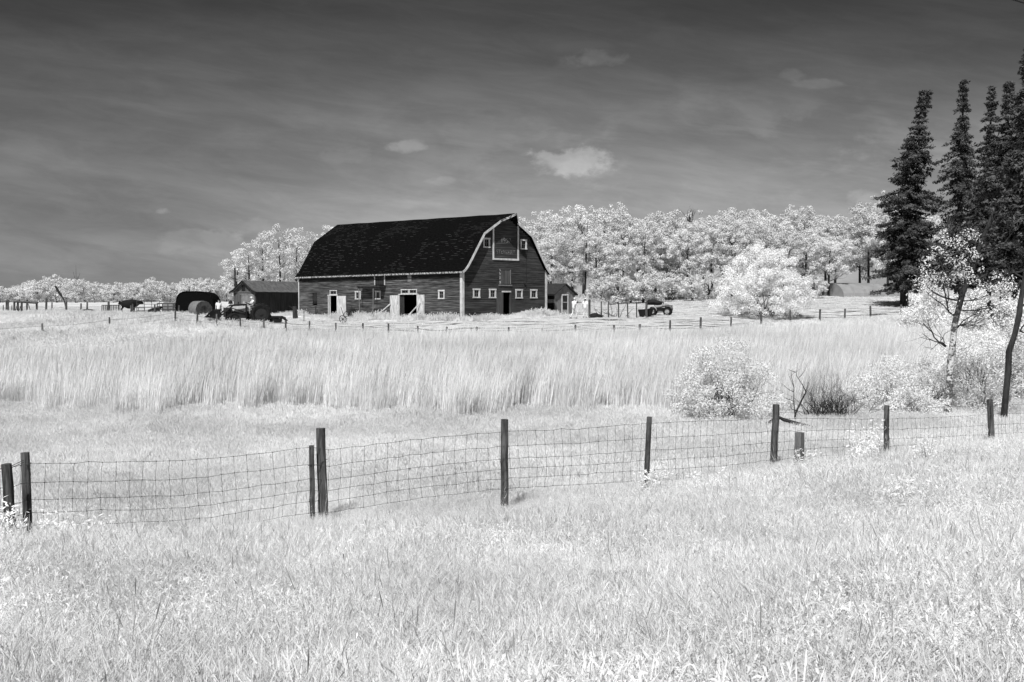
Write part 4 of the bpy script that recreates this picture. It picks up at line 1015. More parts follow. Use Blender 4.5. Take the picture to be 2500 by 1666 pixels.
def stride(sgn=1, arm=.2, sit=False):
    J = dict(pelvis=(0, 0, .95), chest=(0, -.03, 1.32), neck=(0, -.05, 1.50), head=(0, -.08, 1.645),
             shl=(-.2, -.03, 1.42), shr=(.2, -.03, 1.42), hpl=(-.095, 0, .88), hpr=(.095, 0, .88))
    J['ell'] = (-.25, .08 * sgn + arm * .3, 1.14); J['wrl'] = (-.27, .06 * sgn + arm * .7, .90)
    J['elr'] = (.26, -.08 * sgn, 1.14); J['wrr'] = (.27, -.26 * sgn, .94)
    J['knl'] = (-.1, -.14 * sgn - .06, .50); J['anl'] = (-.1, -.22 * sgn + (.02), .10)
    J['knr'] = (.1, .10 * sgn - .07, .50); J['anr'] = (.1, .32 * sgn, .13)
    return J
def people():
    g = P(1401, 772.5, 85); z = G(g.x, g.y)
    # walking away to the right, seen from behind: faces +y with a turn to the right
    person((g.x, g.y, z), math.pi - .9, 'person in white cap, loose white shirt and pale trousers striding right past the small shed', stride(1, .35), M['shirt'], M['jeans'])
    g = P(1428.5, 772, 85.5); z = G(g.x, g.y)
    person((g.x, g.y, z), math.pi - .45, 'person with dark ponytail and cap in white top walking beside the first fence post', stride(.45, .1), M['shirt'], M['jeans'], hair='long', scale=.95)
    a = P(1409.5, 738.5, 84.9); m = MB(); m.ball(tuple(a), (.075, .07, .07), 10, 7); m.tube([a, a + Vector((.2, .02, 0)), a + Vector((.38, .05, -.01))], [.03, .022, .022], 6)
    tag(m.build('camera', M['black']), 'dark round-headed object with a thin handle carried between the two walkers', 'camera')  # dark round-headed object on a thin handle
    # bystander behind the loader
    g = P(534, 775, 93); J = stride(.1, 0); person((g.x, g.y, G(g.x, g.y)), .5, 'bare-headed person in white T-shirt and jeans standing behind the tractor loader', J, M['shirt'], M['jeansdark'], cap=False)
    # driver
    J = dict(pelvis=(0, 0, 0.1), chest=(0, -.10, .45), neck=(0, -.15, .63), head=(0, -.20, .77), shl=(-.2, -.1, .55), shr=(.2, -.1, .55), hpl=(-.1, -.02, .06), hpr=(.1, -.02, .06),
             knl=(-.16, -.44, .12), knr=(.16, -.44, .12), anl=(-.18, -.52, -.30), anr=(.18, -.52, -.30), ell=(-.27, -.28, .32), elr=(.27, -.28, .32), wrl=(-.14, -.50, .38), wrr=(.14, -.50, .38))
    return J
DRV = people()

# ------------------------------------------------------------------ vehicles
def wheel(parent, name, c, R, wd, lugs=0, rimm='dark'):
    w_ = empty(name, c, 0); w_.parent = parent
    m = MB(); ax = (0, 1, 0); n = 24; hw = wd / 2
    prof = [(-hw * .8, R * .62), (-hw, R * .78), (-hw * .85, R * .95), (0, R), (hw * .85, R * .95), (hw, R * .78), (hw * .8, R * .62)]
    i0 = 0
    for (y, r) in prof:
        for j in range(n): t = 2*math.pi*j/n; m.v.append((math.cos(t) * r, y, math.sin(t) * r))
    for k in range(len(prof) - 1):
        for j in range(n): m.f.append((k*n + j, (k+1)*n + j, (k+1)*n + (j+1) % n, k*n + (j+1) % n)); m.uv.append(None)
    for k in range(lugs):
        t = 2*math.pi*k/lugs
        for s in (-1, 1):
            mt = Matrix.Rotation(-(t + (0 if s < 0 else math.pi / lugs)), 4, 'Y') @ Matrix.Translation((R * .985, s * hw * .45, 0)) @ Matrix.Rotation(s * .5, 4, 'X'); m.box(-.05, .04, -hw * .5, hw * .5, -.03, .03, mt)
    m.build('tyre', M['black'], w_)
    m = MB(); m.cyl((0, 0, 0), (0, 1, 0), R * .63, wd * .5, 18); m.cyl((0, 0, 0), (0, 1, 0), R * .2, wd * .8, 10); m.build('rim', M[rimm], w_)
    return w_
def tractor():
    g = P(603, 795, 86); z = G(g.x, g.y); rz = math.pi + .52       # local x = forward, towards the left and the camera
    T = empty('tractor', (g.x, g.y, z - .03), rz, 'old open tractor with front loader in tall grass left of barn', 'tractor'); T.scale = (1.08,) * 3
    wheel(T, 'rear_wheel', (-.85, .78, .80), .82, .42, 18); wheel(T, 'rear_wheel', (-.85, -.78, .80), .82, .40, 18)
    wheel(T, 'front_wheel', (1.15, .62, .42), .43, .24, 0); wheel(T, 'front_wheel', (1.15, -.62, .42), .43, .24, 0)
    m = MB(); m.box(-.2, 1.45, -.27, .27, .98, 1.42); m.v = [(x, y * (.82 if z_ > 1.2 else 1), z_ - (.07 if x > 1 else 0)) for x, y, z_ in m.v]; m.box(1.46, 1.5, -.24, .24, .7, 1.3); m.build('hood', M['lightpaint'], T)
    m = MB(); m.box(1.3, 1.75, -.42, .42, .5, 1.25); m.box(.1, 1.2, -.33, .33, .42, .97); m.box(-1.1, 1.35, -.2, .2, .52, .95); m.box(-1.15, -.3, -.33, .33, .5, .98); m.box(1.1, 1.2, -.5, .5, .38, .5); m.box(-.93, -.77, -.62, .62, .68, .82); m.build('chassis', M['dark'], T)
    for s in (-1, 1):
        m = MB(); pts = [(-.85 + .84 * math.cos(t), .84 * math.sin(t) + .74) for t in np.linspace(.1, 2.3, 9)]
        for a, b in zip(pts, pts[1:]): m.quad((a[0], .55*s, a[1]), (b[0], .55*s, b[1]), (b[0], .95*s, b[1]), (a[0], .95*s, a[1])); m.quad((a[0], .95*s, a[1] - .02), (b[0], .95*s, b[1] - .02), (b[0], .55*s, b[1] - .02), (a[0], .55*s, a[1] - .02))
        m.poly([(a, .56*s, b) for a, b in pts] + [(-.85, .56*s, .8)]); m.build('fender', M['midpaint'], T)
    m = MB(); m.box(-.85, -.4, -.22, .22, .98, 1.2); m.box(-.92, -.84, -.22, .22, 1.2, 1.5); m.build('seat', M['black'], T)
    m = MB(); m.torus((-.05, 0, 1.62), (-.4, 0, 1), .2, .018, 16, 5); m.tube([(-.05, 0, 1.62), (.2, 0, 1.3)], .02, 5); m.build('steering_wheel', M['black'], T)
    m = MB(); m.tube([(.7, .12, 1.4), (.7, .12, 1.72)], .035, 7); m.cyl((.7, .12, 1.6), (0, 0, 1), .06, .2, 8); m.build('exhaust', M['dark'], T)
    for s in (-1, 1):
        m = MB(); m.box(.1, .2, .38*s - .05, .38*s + .05, .5, 1.55); m.tube([(.15, .44*s, 1.52), (1.2, .5*s, 1.45), (2.0, .5*s, .75), (2.35, .5*s, .62)], .065, 6); m.tube([(.2, .44*s, .9), (1.45, .5*s, 1.25)], .04, 6); m.build('loader_arm', M['black'], T)
    m = MB(); c = [(2.3, 1.12), (2.25, .55), (2.45, .42), (3.15, .5), (3.1, .54), (2.5, .5), (2.36, .62), (2.4, 1.14)]
    for a, b in zip(c, c[1:] + c[:1]): m.quad((a[0], -.95, a[1]), (a[0], .95, a[1]), (b[0], .95, b[1]), (b[0], -.95, b[1]))
    for s in (-.95, .95):
        q = [(2.25, s, .55), (2.45, s, .42), (3.15, s, .5), (2.4, s, 1.14)]; m.poly(q); m.poly([(p[0], p[1] - .03 * (1 if s > 0 else -1), p[2]) for p in q[::-1]])
    m.build('bucket', M['black'], T)
    m = MB(); m.box(-2.6, -1.7, -.2, 1.1, .42, .58); m.box(-2.0, -1.2, -.08, .08, .45, .6); m.tube([(-2.5, 1.0, .55), (-2.75, 1.2, .45), (-2.85, 1.25, .0)], .06, 6); m.tube([(-1.15, .3, .6), (-1.9, .2, .6)], .05, 5); m.tube([(-1.1, 0, 1.0), (-1.9, 0, .75)], .04, 5)
    m.box(-2.55, -1.75, -.15, 1.05, .1, .4); m.build('rear_mower', M['black'], T)
    # driver seated on it
    M4 = Matrix.Translation((g.x, g.y, z)) @ Matrix.Rotation(rz, 4, 'Z'); p = M4 @ Vector((-.62, 0, 1.36))
    person(tuple(p), rz + math.pi / 2, 'person in white cap and white shirt sitting at the tractor wheel, back half turned', DRV, M['shirt'], M['jeansdark'], cap=True)
    # things near the tractor
    b = ground_at(566, 96); m = MB(); t = P(563, 735, 96); m.tube([b, t - Vector((0, 0, .05))], .03, 5); m.ball((t.x, t.y, t.z - .25), (.22, .2, .3), 10, 6, .55); tag(m.build('hooded_post', M['black']), 'dark dome on a thin stem at the left shed\'s corner', 'post')
    b = ground_at(652, 87); m = MB(); m.tube([b, P(654, 760, 87)], .022, 4); tag(m.build('rod', M['dark']), 'thin upright rod standing right of the tractor', 'rod')
    b = ground_at(722, 97); m = MB(); m.tube([b - Vector((0, 0, .3)), P(719, 748, 97)], [.28, .22], 6); m.tube([P(705, 747, 97), P(727, 762, 97)], .03, 4); tag(m.build('stump_post', M['bark']), 'stubby dark post with a leaning rod at the barn\'s left end', 'post')
tractor()
def quad_bike():
    g = P(1612, 770, 88.5); z = G(g.x, g.y); rz = -.28
    Q = empty('quad_bike', (g.x, g.y, z), rz, 'black and pale quad bike with bundled load on its rear rack', 'quad bike'); Q.scale = (1.06,) * 3
    for x in (-.62, .62):
        for y in (-.42, .42): wheel(Q, 'wheel', (x, y, .31), .31, .26, 10, 'midpaint')
    m = MB(); m.box(-.55, .6, -.16, .16, .32, .62); m.box(-.62, -.58, -.4, .4, .28, .34); m.box(.56, .64, -.4, .4, .28, .34); m.box(-.3, .3, -.42, .42, .26, .3); m.build('frame', M['blackmetal'], Q)
    for x0 in (-.62, .62):
        for s in (-1, 1):
            m = MB(); pts = [(x0 + .38 * math.cos(t), .31 + .4 * math.sin(t)) for t in np.linspace(.2, 2.9, 8)]
            for a, b in zip(pts, pts[1:]): m.quad((a[0], .18*s, a[1] + .04), (b[0], .18*s, b[1] + .04), (b[0], .56*s, b[1]), (a[0], .56*s, a[1])); m.quad((a[0], .56*s, a[1] - .02), (b[0], .56*s, b[1] - .02), (b[0], .18*s, b[1] + .02), (a[0], .18*s, a[1] + .02))
            m.build('fender', M['lightpaint'] if x0 < 0 else M['blackmetal'], Q)
    m = MB(); m.tube([(-.45, 0, .72), (-.1, 0, .72), (.15, 0, .78), (.45, 0, .85), (.7, 0, .72), (.85, 0, .6)], [.17, .16, .13, .17, .16, .12], 8); m.build('body', M['midpaint'], Q, smooth=True)
    m = MB(); m.tube([(-.5, 0, .84), (-.2, 0, .84), (.12, 0, .84)], [.13, .15, .1], 8, flat=.5); m.build('seat', M['black'], Q)
    m = MB(); m.tube([(.3, 0, .85), (.26, 0, 1.02)], .03, 5); m.tube([(.18, -.38, 1.06), (.28, -.15, 1.02), (.28, .15, 1.02), (.18, .38, 1.06)], .022, 6); m.build('handlebar', M['black'], Q)
    m = MB()
    for y in np.linspace(-.35, .35, 5): m.tube([(.45, y, .86), (.98, y, .80)], .018, 4)
    m.tube([(.98, -.38, .80), (.98, .38, .80)], .02, 4); m.tube([(.95, -.3, .8), (1.0, -.3, .45), (1.0, .3, .45), (.95, .3, .8)], .025, 5); m.build('front_rack', M['black'], Q)
    m = MB()
    for y in np.linspace(-.35, .35, 5): m.tube([(-1.0, y, .86), (-.42, y, .86)], .018, 4)
    m.tube([(-1.0, -.38, .86), (-1.0, .38, .86)], .02, 4); m.build('rear_rack', M['black'], Q)
    B = MB(); M4 = Matrix.Translation((g.x, g.y, z)) @ Matrix.Rotation(rz, 4, 'Z') @ Matrix.Scale(1.06, 4)
    rng = random.Random(3)
    pts = [M4 @ Vector(p) for p in ((-1.15, -.05, 1.0), (-.9, 0, 1.08), (-.5, .0, 1.1), (-.1, 0, 1.02), (.15, 0, .98))]; B.tube(pts, [.16, .26, .24, .2, .12], 9)
    tag(B.build('bundle', M['black'], smooth=True), 'dark rolled bundle strapped on the rear rack of the quad bike', 'bundle')
    # tub behind
    b = ground_at(1576, 86.5); m = MB(); ring = []
    for (zz, a_, b_) in ((0, .5, .38), (.62, .66, .5), (.66, .7, .54), (.62, .58, .44), (.1, .44, .32)):
        ring.append([(b.x + a_ * math.copysign(abs(math.cos(t)) ** .6, math.cos(t)), b.y + b_ * math.copysign(abs(math.sin(t)) ** .6, math.sin(t)), b.z + zz + .05 * math.cos(t)) for t in np.linspace(0, 2*math.pi, 17)[:-1]])
    for r0, r1 in zip(ring, ring[1:]):
        for j in range(16): m.quad(r0[j], r0[(j+1) % 16], r1[(j+1) % 16], r1[j])
    m.poly(ring[-1]); m.tube([(b.x + .6, b.y, b.z + .5), (b.x + 1.2, b.y + .3, b.z + .4)], .03, 4); tag(m.build('trailer_tub', M['black']), 'black open tub standing left of the quad bike behind a post', 'tub')
quad_bike()
def small_things():
    rng = random.Random(12)
    # props of the barn doors
    for (a, b, lb) in ((((-.2), 9.98, 1.25), (-1.15, 11.6, -.1), 'white pole propping the left leaf of the barn\'s double door'), ((-.2, 5.5, 1.36), (-1.1, 6.8, -.1), 'white pole propping the right leaf of the barn\'s double door')):
        m = MB(); p, q = bw_(*a), bw_(*b); q.z = min(q.z, G(q.x, q.y)) + .0; q.z = G(q.x, q.y) - .02
        m.tube([p, q], .055, 6); tag(m.build('door_prop', M['white']), lb, 'pole')
    # old wheel in the grass
    c = P(837, 776, 88); c.z = G(c.x, c.y) + .30; e = empty('wagon_wheel', c, 0, 'old spoked wheel leaning in the grass before the single barn door', 'wheel'); m = MB(); m.torus((0, 0, 0), (.5, -.8, .25), .33, .03, 20, 5); m.build('rim', M['dark'], e); m = MB(); ax = Vector((.5, -.8, .25)).normalized(); u = ax.orthogonal().normalized(); v = ax.cross(u)
    for k in range(8):
        t = math.pi * 2 * k / 8; m.tube([(0, 0, 0), (u * math.cos(t) + v * math.sin(t)) * .33], .018, 4)
    m.cyl((0, 0, 0), ax, .07, .12, 8); m.build('spokes', M['dark'], e)
    # planks and junk at the wall
    m = MB(); p = bw_(-.5, 12.9, 0); p.z = G(p.x, p.y); m.tube([p + Vector((-.15, -.2, 0)), bw_(-.1, 12.7, .9)], .06, 4, flat=.3); m.tube([p + Vector((-.3, -.1, 0)), bw_(-.1, 12.9, .7)], .05, 4, flat=.3); tag(m.build('leaning_plank', M['greywood']), 'grey planks leaning on the barn wall under the ledge', 'plank')
    b = bw_(-.9, 15.2); e = empty('old_machine', b, .6, 'rusty old farm machine standing against the barn\'s long wall', 'machine')
    m = MB(); m.box(-.35, .35, -.25, .25, .35, .85); m.box(-.2, .25, -.2, .2, .85, 1.05); m.tube([(0, 0, .9), (0, 0, 1.25)], .04, 5); m.build('engine', M['dark'], e)
    m = MB(); m.tube([(-.8, 0, .25), (.6, 0, .3)], .04, 5); m.tube([(-.8, 0, .25), (-1.1, .1, 1.2)], .03, 5); m.tube([(.3, -.2, .9), (.55, -.3, 1.6)], .02, 4); m.box(-.3, .3, -.3, .3, 0, .34); m.build('frame', M['pipe'], e)
    m = MB(); m.torus((-.6, -.3, .42), (0, 1, 0), .36, .03, 16, 5); m.build('wheel', M['dark'], e); m = MB(); m.torus((.5, -.3, .3), (0, 1, 0), .28, .03, 16, 5); m.build('wheel', M['dark'], e)
    b = ground_at(742, 92); m = MB(); m.tube([b, P(742, 755, 92)], .03, 5); tag(m.build('stake', M['dark']), 'thin dark stake before the barn\'s left corner', 'stake')
    b = bw_(-.3, 22.6); m = MB(); m.tube([b, b + Vector((0, 0, 1.1))], .06, 5); tag(m.build('wall_post', M['sheddark']), 'short dark post by the bare barn window', 'post')
    p = bw_(4.05, -.75); m = MB(); m.tube([p, p + Vector((-.5, -.1, .5))], .06, 4, flat=.4); tag(m.build('fallen_board', M['greywood']), 'grey board leaning at the foot of the gable door', 'board')
    # dark heap by the post row
    b = ground_at(1452, 85.3); m = MB(); m.ball((b.x, b.y, b.z + .05), (.5, .4, .33), 14, 8, .55); m.ball((b.x + .35, b.y, b.z), (.35, .35, .27), 12, 7, .55); m.v = [(x + rng.uniform(-.02, .02), y + rng.uniform(-.02, .02), z_ + rng.uniform(-.02, .02)) for x, y, z_ in m.v]; tag(m.build('dark_heap', M['black']), 'low black heap at the foot of the first thin post', 'heap')
    m = MB(); b = ground_at(1500, 86)
    for k in range(9): branch(m, rng, b + Vector((rng.uniform(-1.6, 1.3), rng.uniform(-.4, .4), .02)), Vector((rng.uniform(-1, 1), rng.uniform(-.3, .3), rng.uniform(.1, .7))), rng.uniform(.7, 1.5), .03, 1, kids=2)
    tag(m.build('brushwood', M['barkgrey']), 'fallen dead branches lying along the row of thin posts', 'branches')
    m = MB(); pts = [P(2400, -22, 26), P(2464, -3, 27), P(2500, 8, 27.6), P(2640, 52, 30)]; m.tube(pts, .022, 5); tag(m.build('overhead_wire', M['black']), 'dark overhead wire crossing the top right corner of the sky', 'wire')
    m = MB(); b = ground_at(1640, 121); m.tube([b, b + Vector((0, 0, 1.5)), b + Vector((.2, 0, 1.9))], .05, 5); m.tube([b + Vector((-.5, 0, 1.9)), b + Vector((.6, 0, 1.75))], .05, 5); m.tube([b + Vector((.6, 0, 1.75)), b + Vector((.6, 0, 1.2))], .05, 5); tag(m.build('wooden_stand', M['bark']), 'small dark wooden stand at the wood\'s edge above the quad bike', 'stand')
small_things()

# ------------------------------------------------------------------ trees
def dome_shape(rs, W, H, nb, rmin, rmax):
    c = []; r = []
    while len(c) < nb:
        d = unit(rs.normal(size=(1, 3)))[0]; k = rs.uniform(.12, 1) ** (1/3); z = abs(d[2]) * k; q = 1 - .16 * max(0, .3 - z) / .3
        lob = 1 + .12 * math.sin(3 * math.atan2(d[1], d[0]) + z * 4) + .06 * math.sin(7 * math.atan2(d[1], d[0]) + z * 9)
        c.append(np.array([d[0]*W/2*k*q*lob, d[1]*W/2*k*q, z * H * .95 + .05 * H])); r.append(rs.uniform(rmin, rmax))
    return c, r
def crown_shape(rs, W, H, z0, nb, rmin, rmax, pw=.5, hollow=.45):
    c = []; r = []
    while len(c) < nb:
        d = unit(rs.normal(size=(1, 3)))[0]; k = rs.uniform(hollow ** 3, 1) ** (1/3)
        p = np.array([d[0]*W/2*k, d[1]*W/2*k, d[2]*H/2*k])
        if p[2] < 0: p[:2] *= 1 + .1 * p[2] / H
        c.append(p + [0, 0, z0 + H/2]); r.append(rs.uniform(rmin, rmax))
    return c, r
def deciduous(seed, H=11., W=5.5, z0=2.5, nb=125, leaf=.17, per=500, rr=(.3, .66)):
    rs = RS(seed); rng = random.Random(seed)
    c, r = crown_shape(rs, W, H - z0, z0, nb, *rr)
    q = blobs_leaves(rs, c, r, per, leaf); crown = npmesh('crown', q, len(q) // 4, M['leafwood'])
    m = MB(); lean = Vector((rng.uniform(-.4, .4), rng.uniform(-.3, .3), 0)); pts = []
    for k in range(7): t = k / 6; pts.append(Vector((lean.x * t * t + rng.uniform(-.08, .08), lean.y * t, -.4 + (H * .86) * t)))
    m.tube(pts, [.19, .16, .14, .12, .09, .06, .02], 7)
    for k in range(11):
        t = rng.uniform(.28, .9); i = int(t * 6); p = pts[i].lerp(pts[i + 1], t * 6 - i); a = rng.uniform(0, 6.28)
        branch(m, rng, p, Vector((math.cos(a), math.sin(a), rng.uniform(.5, 1.3))), W * .45 * (1.15 - t * .6), .055 * (1.2 - t), 2, .5, .3, 5, 4, 3)
    me = m.build('tmp', M['bark']); trunk = me.data; bpy.data.objects.remove(me)
    return crown, trunk
def put_tree(kind, loc, sc, rz, label, name='tree', group=None, cat='tree'):
    e = empty(name, loc, rz, label, cat, group); e.scale = sc if hasattr(sc, '__len__') else (sc,) * 3
    a = mobj('crown', kind[0], e); b = mobj('trunk', kind[1], e)
    return e
ORD = ['first', 'second', 'third', 'fourth', 'fifth', 'sixth', 'seventh', 'eighth', 'ninth', 'tenth', 'eleventh', 'twelfth', 'thirteenth', 'fourteenth', 'fifteenth', 'sixteenth', 'seventeenth', 'eighteenth', 'nineteenth', 'twentieth']
def woods():
    K = [deciduous(100 + i, W=5.2 + .5 * (i % 3), z0=2.6 - .5 * (i % 2)) for i in range(5)]
    rs = RS(4)
    topf = lambda u: np.interp(u, [1250, 1300, 1400, 1500, 1560, 1640, 1750, 1850, 1950, 2050, 2110, 2150, 2250, 2500, 2700], [530, 512, 500, 502, 528, 506, 508, 518, 512, 520, 486, 470, 520, 560, 560])
    fr = list(np.linspace(1345, 2020, 13))
    for i, u in enumerate(fr):
        d = 122 + rs.uniform(-2, 4) + (4 if u > 1500 else 0); b = ground_at(u + rs.uniform(-8, 8), d); top = ZC + (738 - topf(u) - rs.uniform(8, 60)) / F * d
        put_tree(K[i % 5], b, (1.05, 1.05, (top - b.z) / 10.9), rs.uniform(0, 6), '%s white-leaved tree rightwards from the barn in the front row of the wood' % ORD[i], group='front row of the wood right of the barn')
    for row, (dd, n) in enumerate(((131, 17), (140, 16))):
        for i, u in enumerate(np.linspace(1235 + 20 * row, 2520, n)):
            d = dd + rs.uniform(-2.5, 3) + (6 if u > 2030 else 0); b = ground_at(u, d); top = ZC + (738 - topf(u) - rs.uniform(-8, 14)) / F * d
            put_tree(K[(i * 2 + row) % 5], b, (1.15, 1.15, (top - b.z) / 10.9), rs.uniform(0, 6), 'white tree crown rising behind the front row of the wood right of the barn', group='trees at the back of the wood')
    # taller pale tree left of the spruces
    b = ground_at(2165, 134); top = ZC + (738 - 466) / F * 134; put_tree(K[1], b, (1.0, 1.0, (top - b.z) / 10.9), 1, 'taller white tree rising above the wood just left of the spruces')
    # bare top twigs above the wood
    m = MB(); rng = random.Random(6); p = P(1684, 530, 131)
    for k in range(7): branch(m, rng, p + Vector((rng.uniform(-.4, .4), 0, -.6)), Vector((rng.uniform(-.6, .6), 0, 1)), 1.5, .04, 1, kids=2, up=.4)
    m.tube([ground_at(1684, 131), p], .12, 5); tag(m.build('bare_tree', M['bark']), 'bare twiggy treetop sticking out above the wood', 'bare tree')
    m = MB(); p = P(1432, 590, 121)
    m.tube([ground_at(1428, 121.5), p], .1, 5); branch(m, rng, p, Vector((.1, 0, 1)), 2.0, .07, 2, kids=3, up=.5); tag(m.build('bare_tree', M['bark']), 'bare dead stem among the crowns right of the barn gable', 'bare tree')
    # understorey along the wood edge
    S = [deciduous(130 + i, H=3.2, W=3.6, z0=.2, nb=60, leaf=.18, per=420, rr=(.25, .5)) for i in range(3)]
    us = [1470, 1505, 1540, 1570, 1600, 1640, 1690, 1730, 1940, 1985]
    for i, u in enumerate(us):
        b = ground_at(u, 119 + rs.uniform(-2, 2) + (3 if u > 1600 else 0)); put_tree(S[i % 3], b, rs.uniform(.75, 1.15), rs.uniform(0, 6), '%s low white bush rightwards along the foot of the wood' % ORD[i], name='bush', group='bushes at the foot of the wood', cat='bush')
    # left cluster: airy poplars behind the shed
    L = [deciduous(150 + i, W=4.0, z0=2.2, nb=72, leaf=.2, per=260, rr=(.28, .6)) for i in range(3)]
    spec = [(578, 612, 132, 'leftmost'), (610, 590, 130, 'second from left'), (645, 562, 132, 'third from left'), (684, 550, 128, 'tallest, fourth from left'), (722, 552, 133, 'fifth from left'), (756, 566, 130, 'sixth from left'), (800, 552, 136, 'sparse topped, nearest the barn roof')]
    for i, (u, v, d, lb) in enumerate(spec):
        b = ground_at(u, d); top = ZC + (738 - v) / F * d; put_tree(L[i % 3], b, (1.02, 1.02, (top - b.z) / 10.9), i * 1.3, 'airy white poplar behind the left shed, %s' % lb, group='airy poplars behind the left shed')
    # far treeline at left
    D = [deciduous(170 + i, H=7.5, W=8.0, z0=.2, nb=150, leaf=.36, per=90, rr=(.45, .9)) for i in range(3)]
    tl = lambda u: np.interp(u, [-100, 0, 60, 125, 180, 240, 290, 330, 370, 420, 480, 560, 640], [716, 706, 694, 676, 678, 690, 686, 692, 684, 688, 684, 686, 690])
    for row, dd in enumerate((270, 300)):
        for i, u in enumerate(np.arange(-90, 640, 46) + row * 22):
            d = dd + rs.uniform(-8, 8); b = ground_at(u, d); top = ZC + (738 - tl(u) + rs.uniform(-5, 6)) / F * d
            put_tree(D[(i + row) % 3], b, (.82, .82, (top - b.z) / 7.6), rs.uniform(0, 6), ('%s round white tree from the left in the front row of the distant treeline' % ORD[i]) if row == 0 else 'round white tree in the back row of the distant treeline at left', group='%s row of the distant treeline' % ('front' if row == 0 else 'back'))
    m = MB(); b = ground_at(185, 318); p = P(186, 690, 318); m.tube([b, p], .2, 5)
    for dx, hh in ((-.9, 5.5), (0, 7.6), (1.3, 5.0), (.6, 4.0)): m.tube([p + Vector((0, 0, -1)), p + Vector((dx * .4, 0, 1)), p + Vector((dx, 0, hh - 2))], [.1, .07, .02], 4)
    tag(m.build('bare_tree', M['bark']), 'thin bare spikes of a dead tree above the distant treeline', 'bare tree')
woods()
def shrub(u, d, W, H, label, seed, leaf=.075, nb=70, per=420, lm='leaf', stems=14, rr=(.22, .5), name='bush', z0=.05, hollow=.3, density=1., smat='bark'):
    b = ground_at(u, d); rs = RS(seed); rng = random.Random(seed); e = empty(name, b, 0, label, 'bush')
    c, r = dome_shape(rs, W, H - rr[0] * .6, nb, *rr)
    q = blobs_leaves(rs, c, r, per * density * 3.6, leaf); mobj('crown', npmesh('crown', q, len(q) // 4, M[lm]), e)
    m = MB()
    for k in range(stems):
        a = rng.uniform(0, 6.28); branch(m, rng, Vector((rng.uniform(-.15, .15), rng.uniform(-.15, .15), -.1)) * W * .5, Vector((math.cos(a) * .6, math.sin(a) * .6, 1)), H * .55, .006 * H, 2, .45, .3, 4, 4, 3)
    m.build('stems', M[smat], e)
    return e
def bushes():
    shrub(1858, 89, 9.0, 6.6, 'big round white bush standing in the mown yard right of the quad bike', 301, leaf=.115, nb=420, per=170, rr=(.3, .62), stems=12, hollow=.45)
    shrub(1765, 31.5, 3.4, 2.85, 'large loose white bush at the cattails\' edge behind the wire fence', 302, leaf=.055, nb=230, per=420, stems=26, rr=(.18, .36))
    shrub(2185, 35, 2.9, 2.1, 'loose white shrub left of the birch trunk', 303, leaf=.06, nb=110, per=330, stems=22, rr=(.18, .34), density=.8)
    shrub(2285, 36.5, 2.8, 1.9, 'greyish shrub around the foot of the birch', 304, leaf=.055, nb=100, per=330, lm='leafgrey', stems=26, rr=(.18, .34), density=.8)
    shrub(2385, 38, 3.4, 3.0, 'tall pale shrub between the birch and the dark trunk', 305, leaf=.07, nb=130, per=300, stems=20, rr=(.2, .42))
    shrub(2490, 38.5, 3.2, 3.0, 'pale shrub behind the dark trunk at the right edge', 306, leaf=.07, nb=120, per=300, stems=20, rr=(.2, .42), lm='leafgrey')
    shrub(2120, 36.5, 1.8, 1.4, 'small low white shrub right of the dark bare bush', 307, leaf=.055, nb=60, per=330, stems=12, rr=(.15, .3))
    shrub(2440, 56, 6.0, 4.4, 'broad white bush far behind the dark trunk at the right', 308, leaf=.12, nb=90, per=200, rr=(.3, .7))
    shrub(2275, 68, 4.2, 4.2, 'rounded white bush behind the birch crown', 309, leaf=.13, nb=80, per=180, rr=(.35, .75))
    shrub(2560, 52, 4.6, 4.8, 'white bush cut by the right edge of the view', 310, leaf=.12, nb=70, per=180, rr=(.35, .7))
    shrub(2215, 52, 2.6, 1.5, 'low white bush left of the birch at the cattails\' end', 311, leaf=.1, nb=40, per=200, rr=(.2, .45))
    shrub(2235, 33.5, 2.2, 1.3, 'low white shrub between the loose shrub and the birch foot', 312, leaf=.055, nb=80, per=330, stems=20, rr=(.15, .3))
    shrub(2400, 35, 2.4, 1.5, 'low grey shrub between birch and dark trunk', 313, leaf=.055, nb=80, per=330, lm='leafgrey', stems=20, rr=(.15, .3))
    shrub(1905, 33.5, 1.3, 1.0, 'small low white shrub behind the dead crooked sapling', 314, leaf=.05, nb=40, per=330, stems=10, rr=(.12, .25))
    # dark bare bush and dead branches
    rng = random.Random(31); b = ground_at(2025, 32.5); m = MB()
    for k in range(85):
        a = rng.uniform(0, 6.28); branch(m, rng, Vector((rng.uniform(-.75, .8), rng.uniform(-.3, .3), -.05)), Vector((math.cos(a) * .9 + .1, math.sin(a) * .6, .9)), rng.uniform(.7, 1.2), .015, 3, .5, .3, 4, 3, 3, None, .3)
    o = m.build('bare_bush', M['bark'], loc=b); tag(o, 'dark leafless thicket bush in front of the cattails', 'bush')
    b = ground_at(1944, 31); m = MB(); m.tube([(0, 0, -.1), (.01, .03, .40), (.17, -.04, .82), (.34, .03, 1.10), (.24, .05, 1.30), (.02, 0, 1.62), (.06, .03, 2.0)], [.034, .03, .026, .02, .014, .009, .004], 6)
    m.tube([(.0, 0, .3), (-.05, 0, .8), (-.05, 0, 1.25), (-.2, 0, 1.6)], [.02, .015, .010, .005], 5)
    for (p, dr, L) in (((.3, 0, 1.1), (.4, 0, .7), .4), ((-.05, 0, .8), (-1, 0, .2), .35), ((-.05, 0, 1.1), (-.9, 0, .5), .4), ((-.05, 0, 1.25), (-.5, 0, .9), .6), ((.1, 0, 1.55), (.6, 0, .8), .4), ((0, 0, 1.7), (-.6, 0, .5), .3), ((.03, 0, .5), (-1, 0, .4), .3)):
        branch(m, rng, Vector(p), Vector(dr), L, .011, 1, .5, .2, 4, 3, 2)
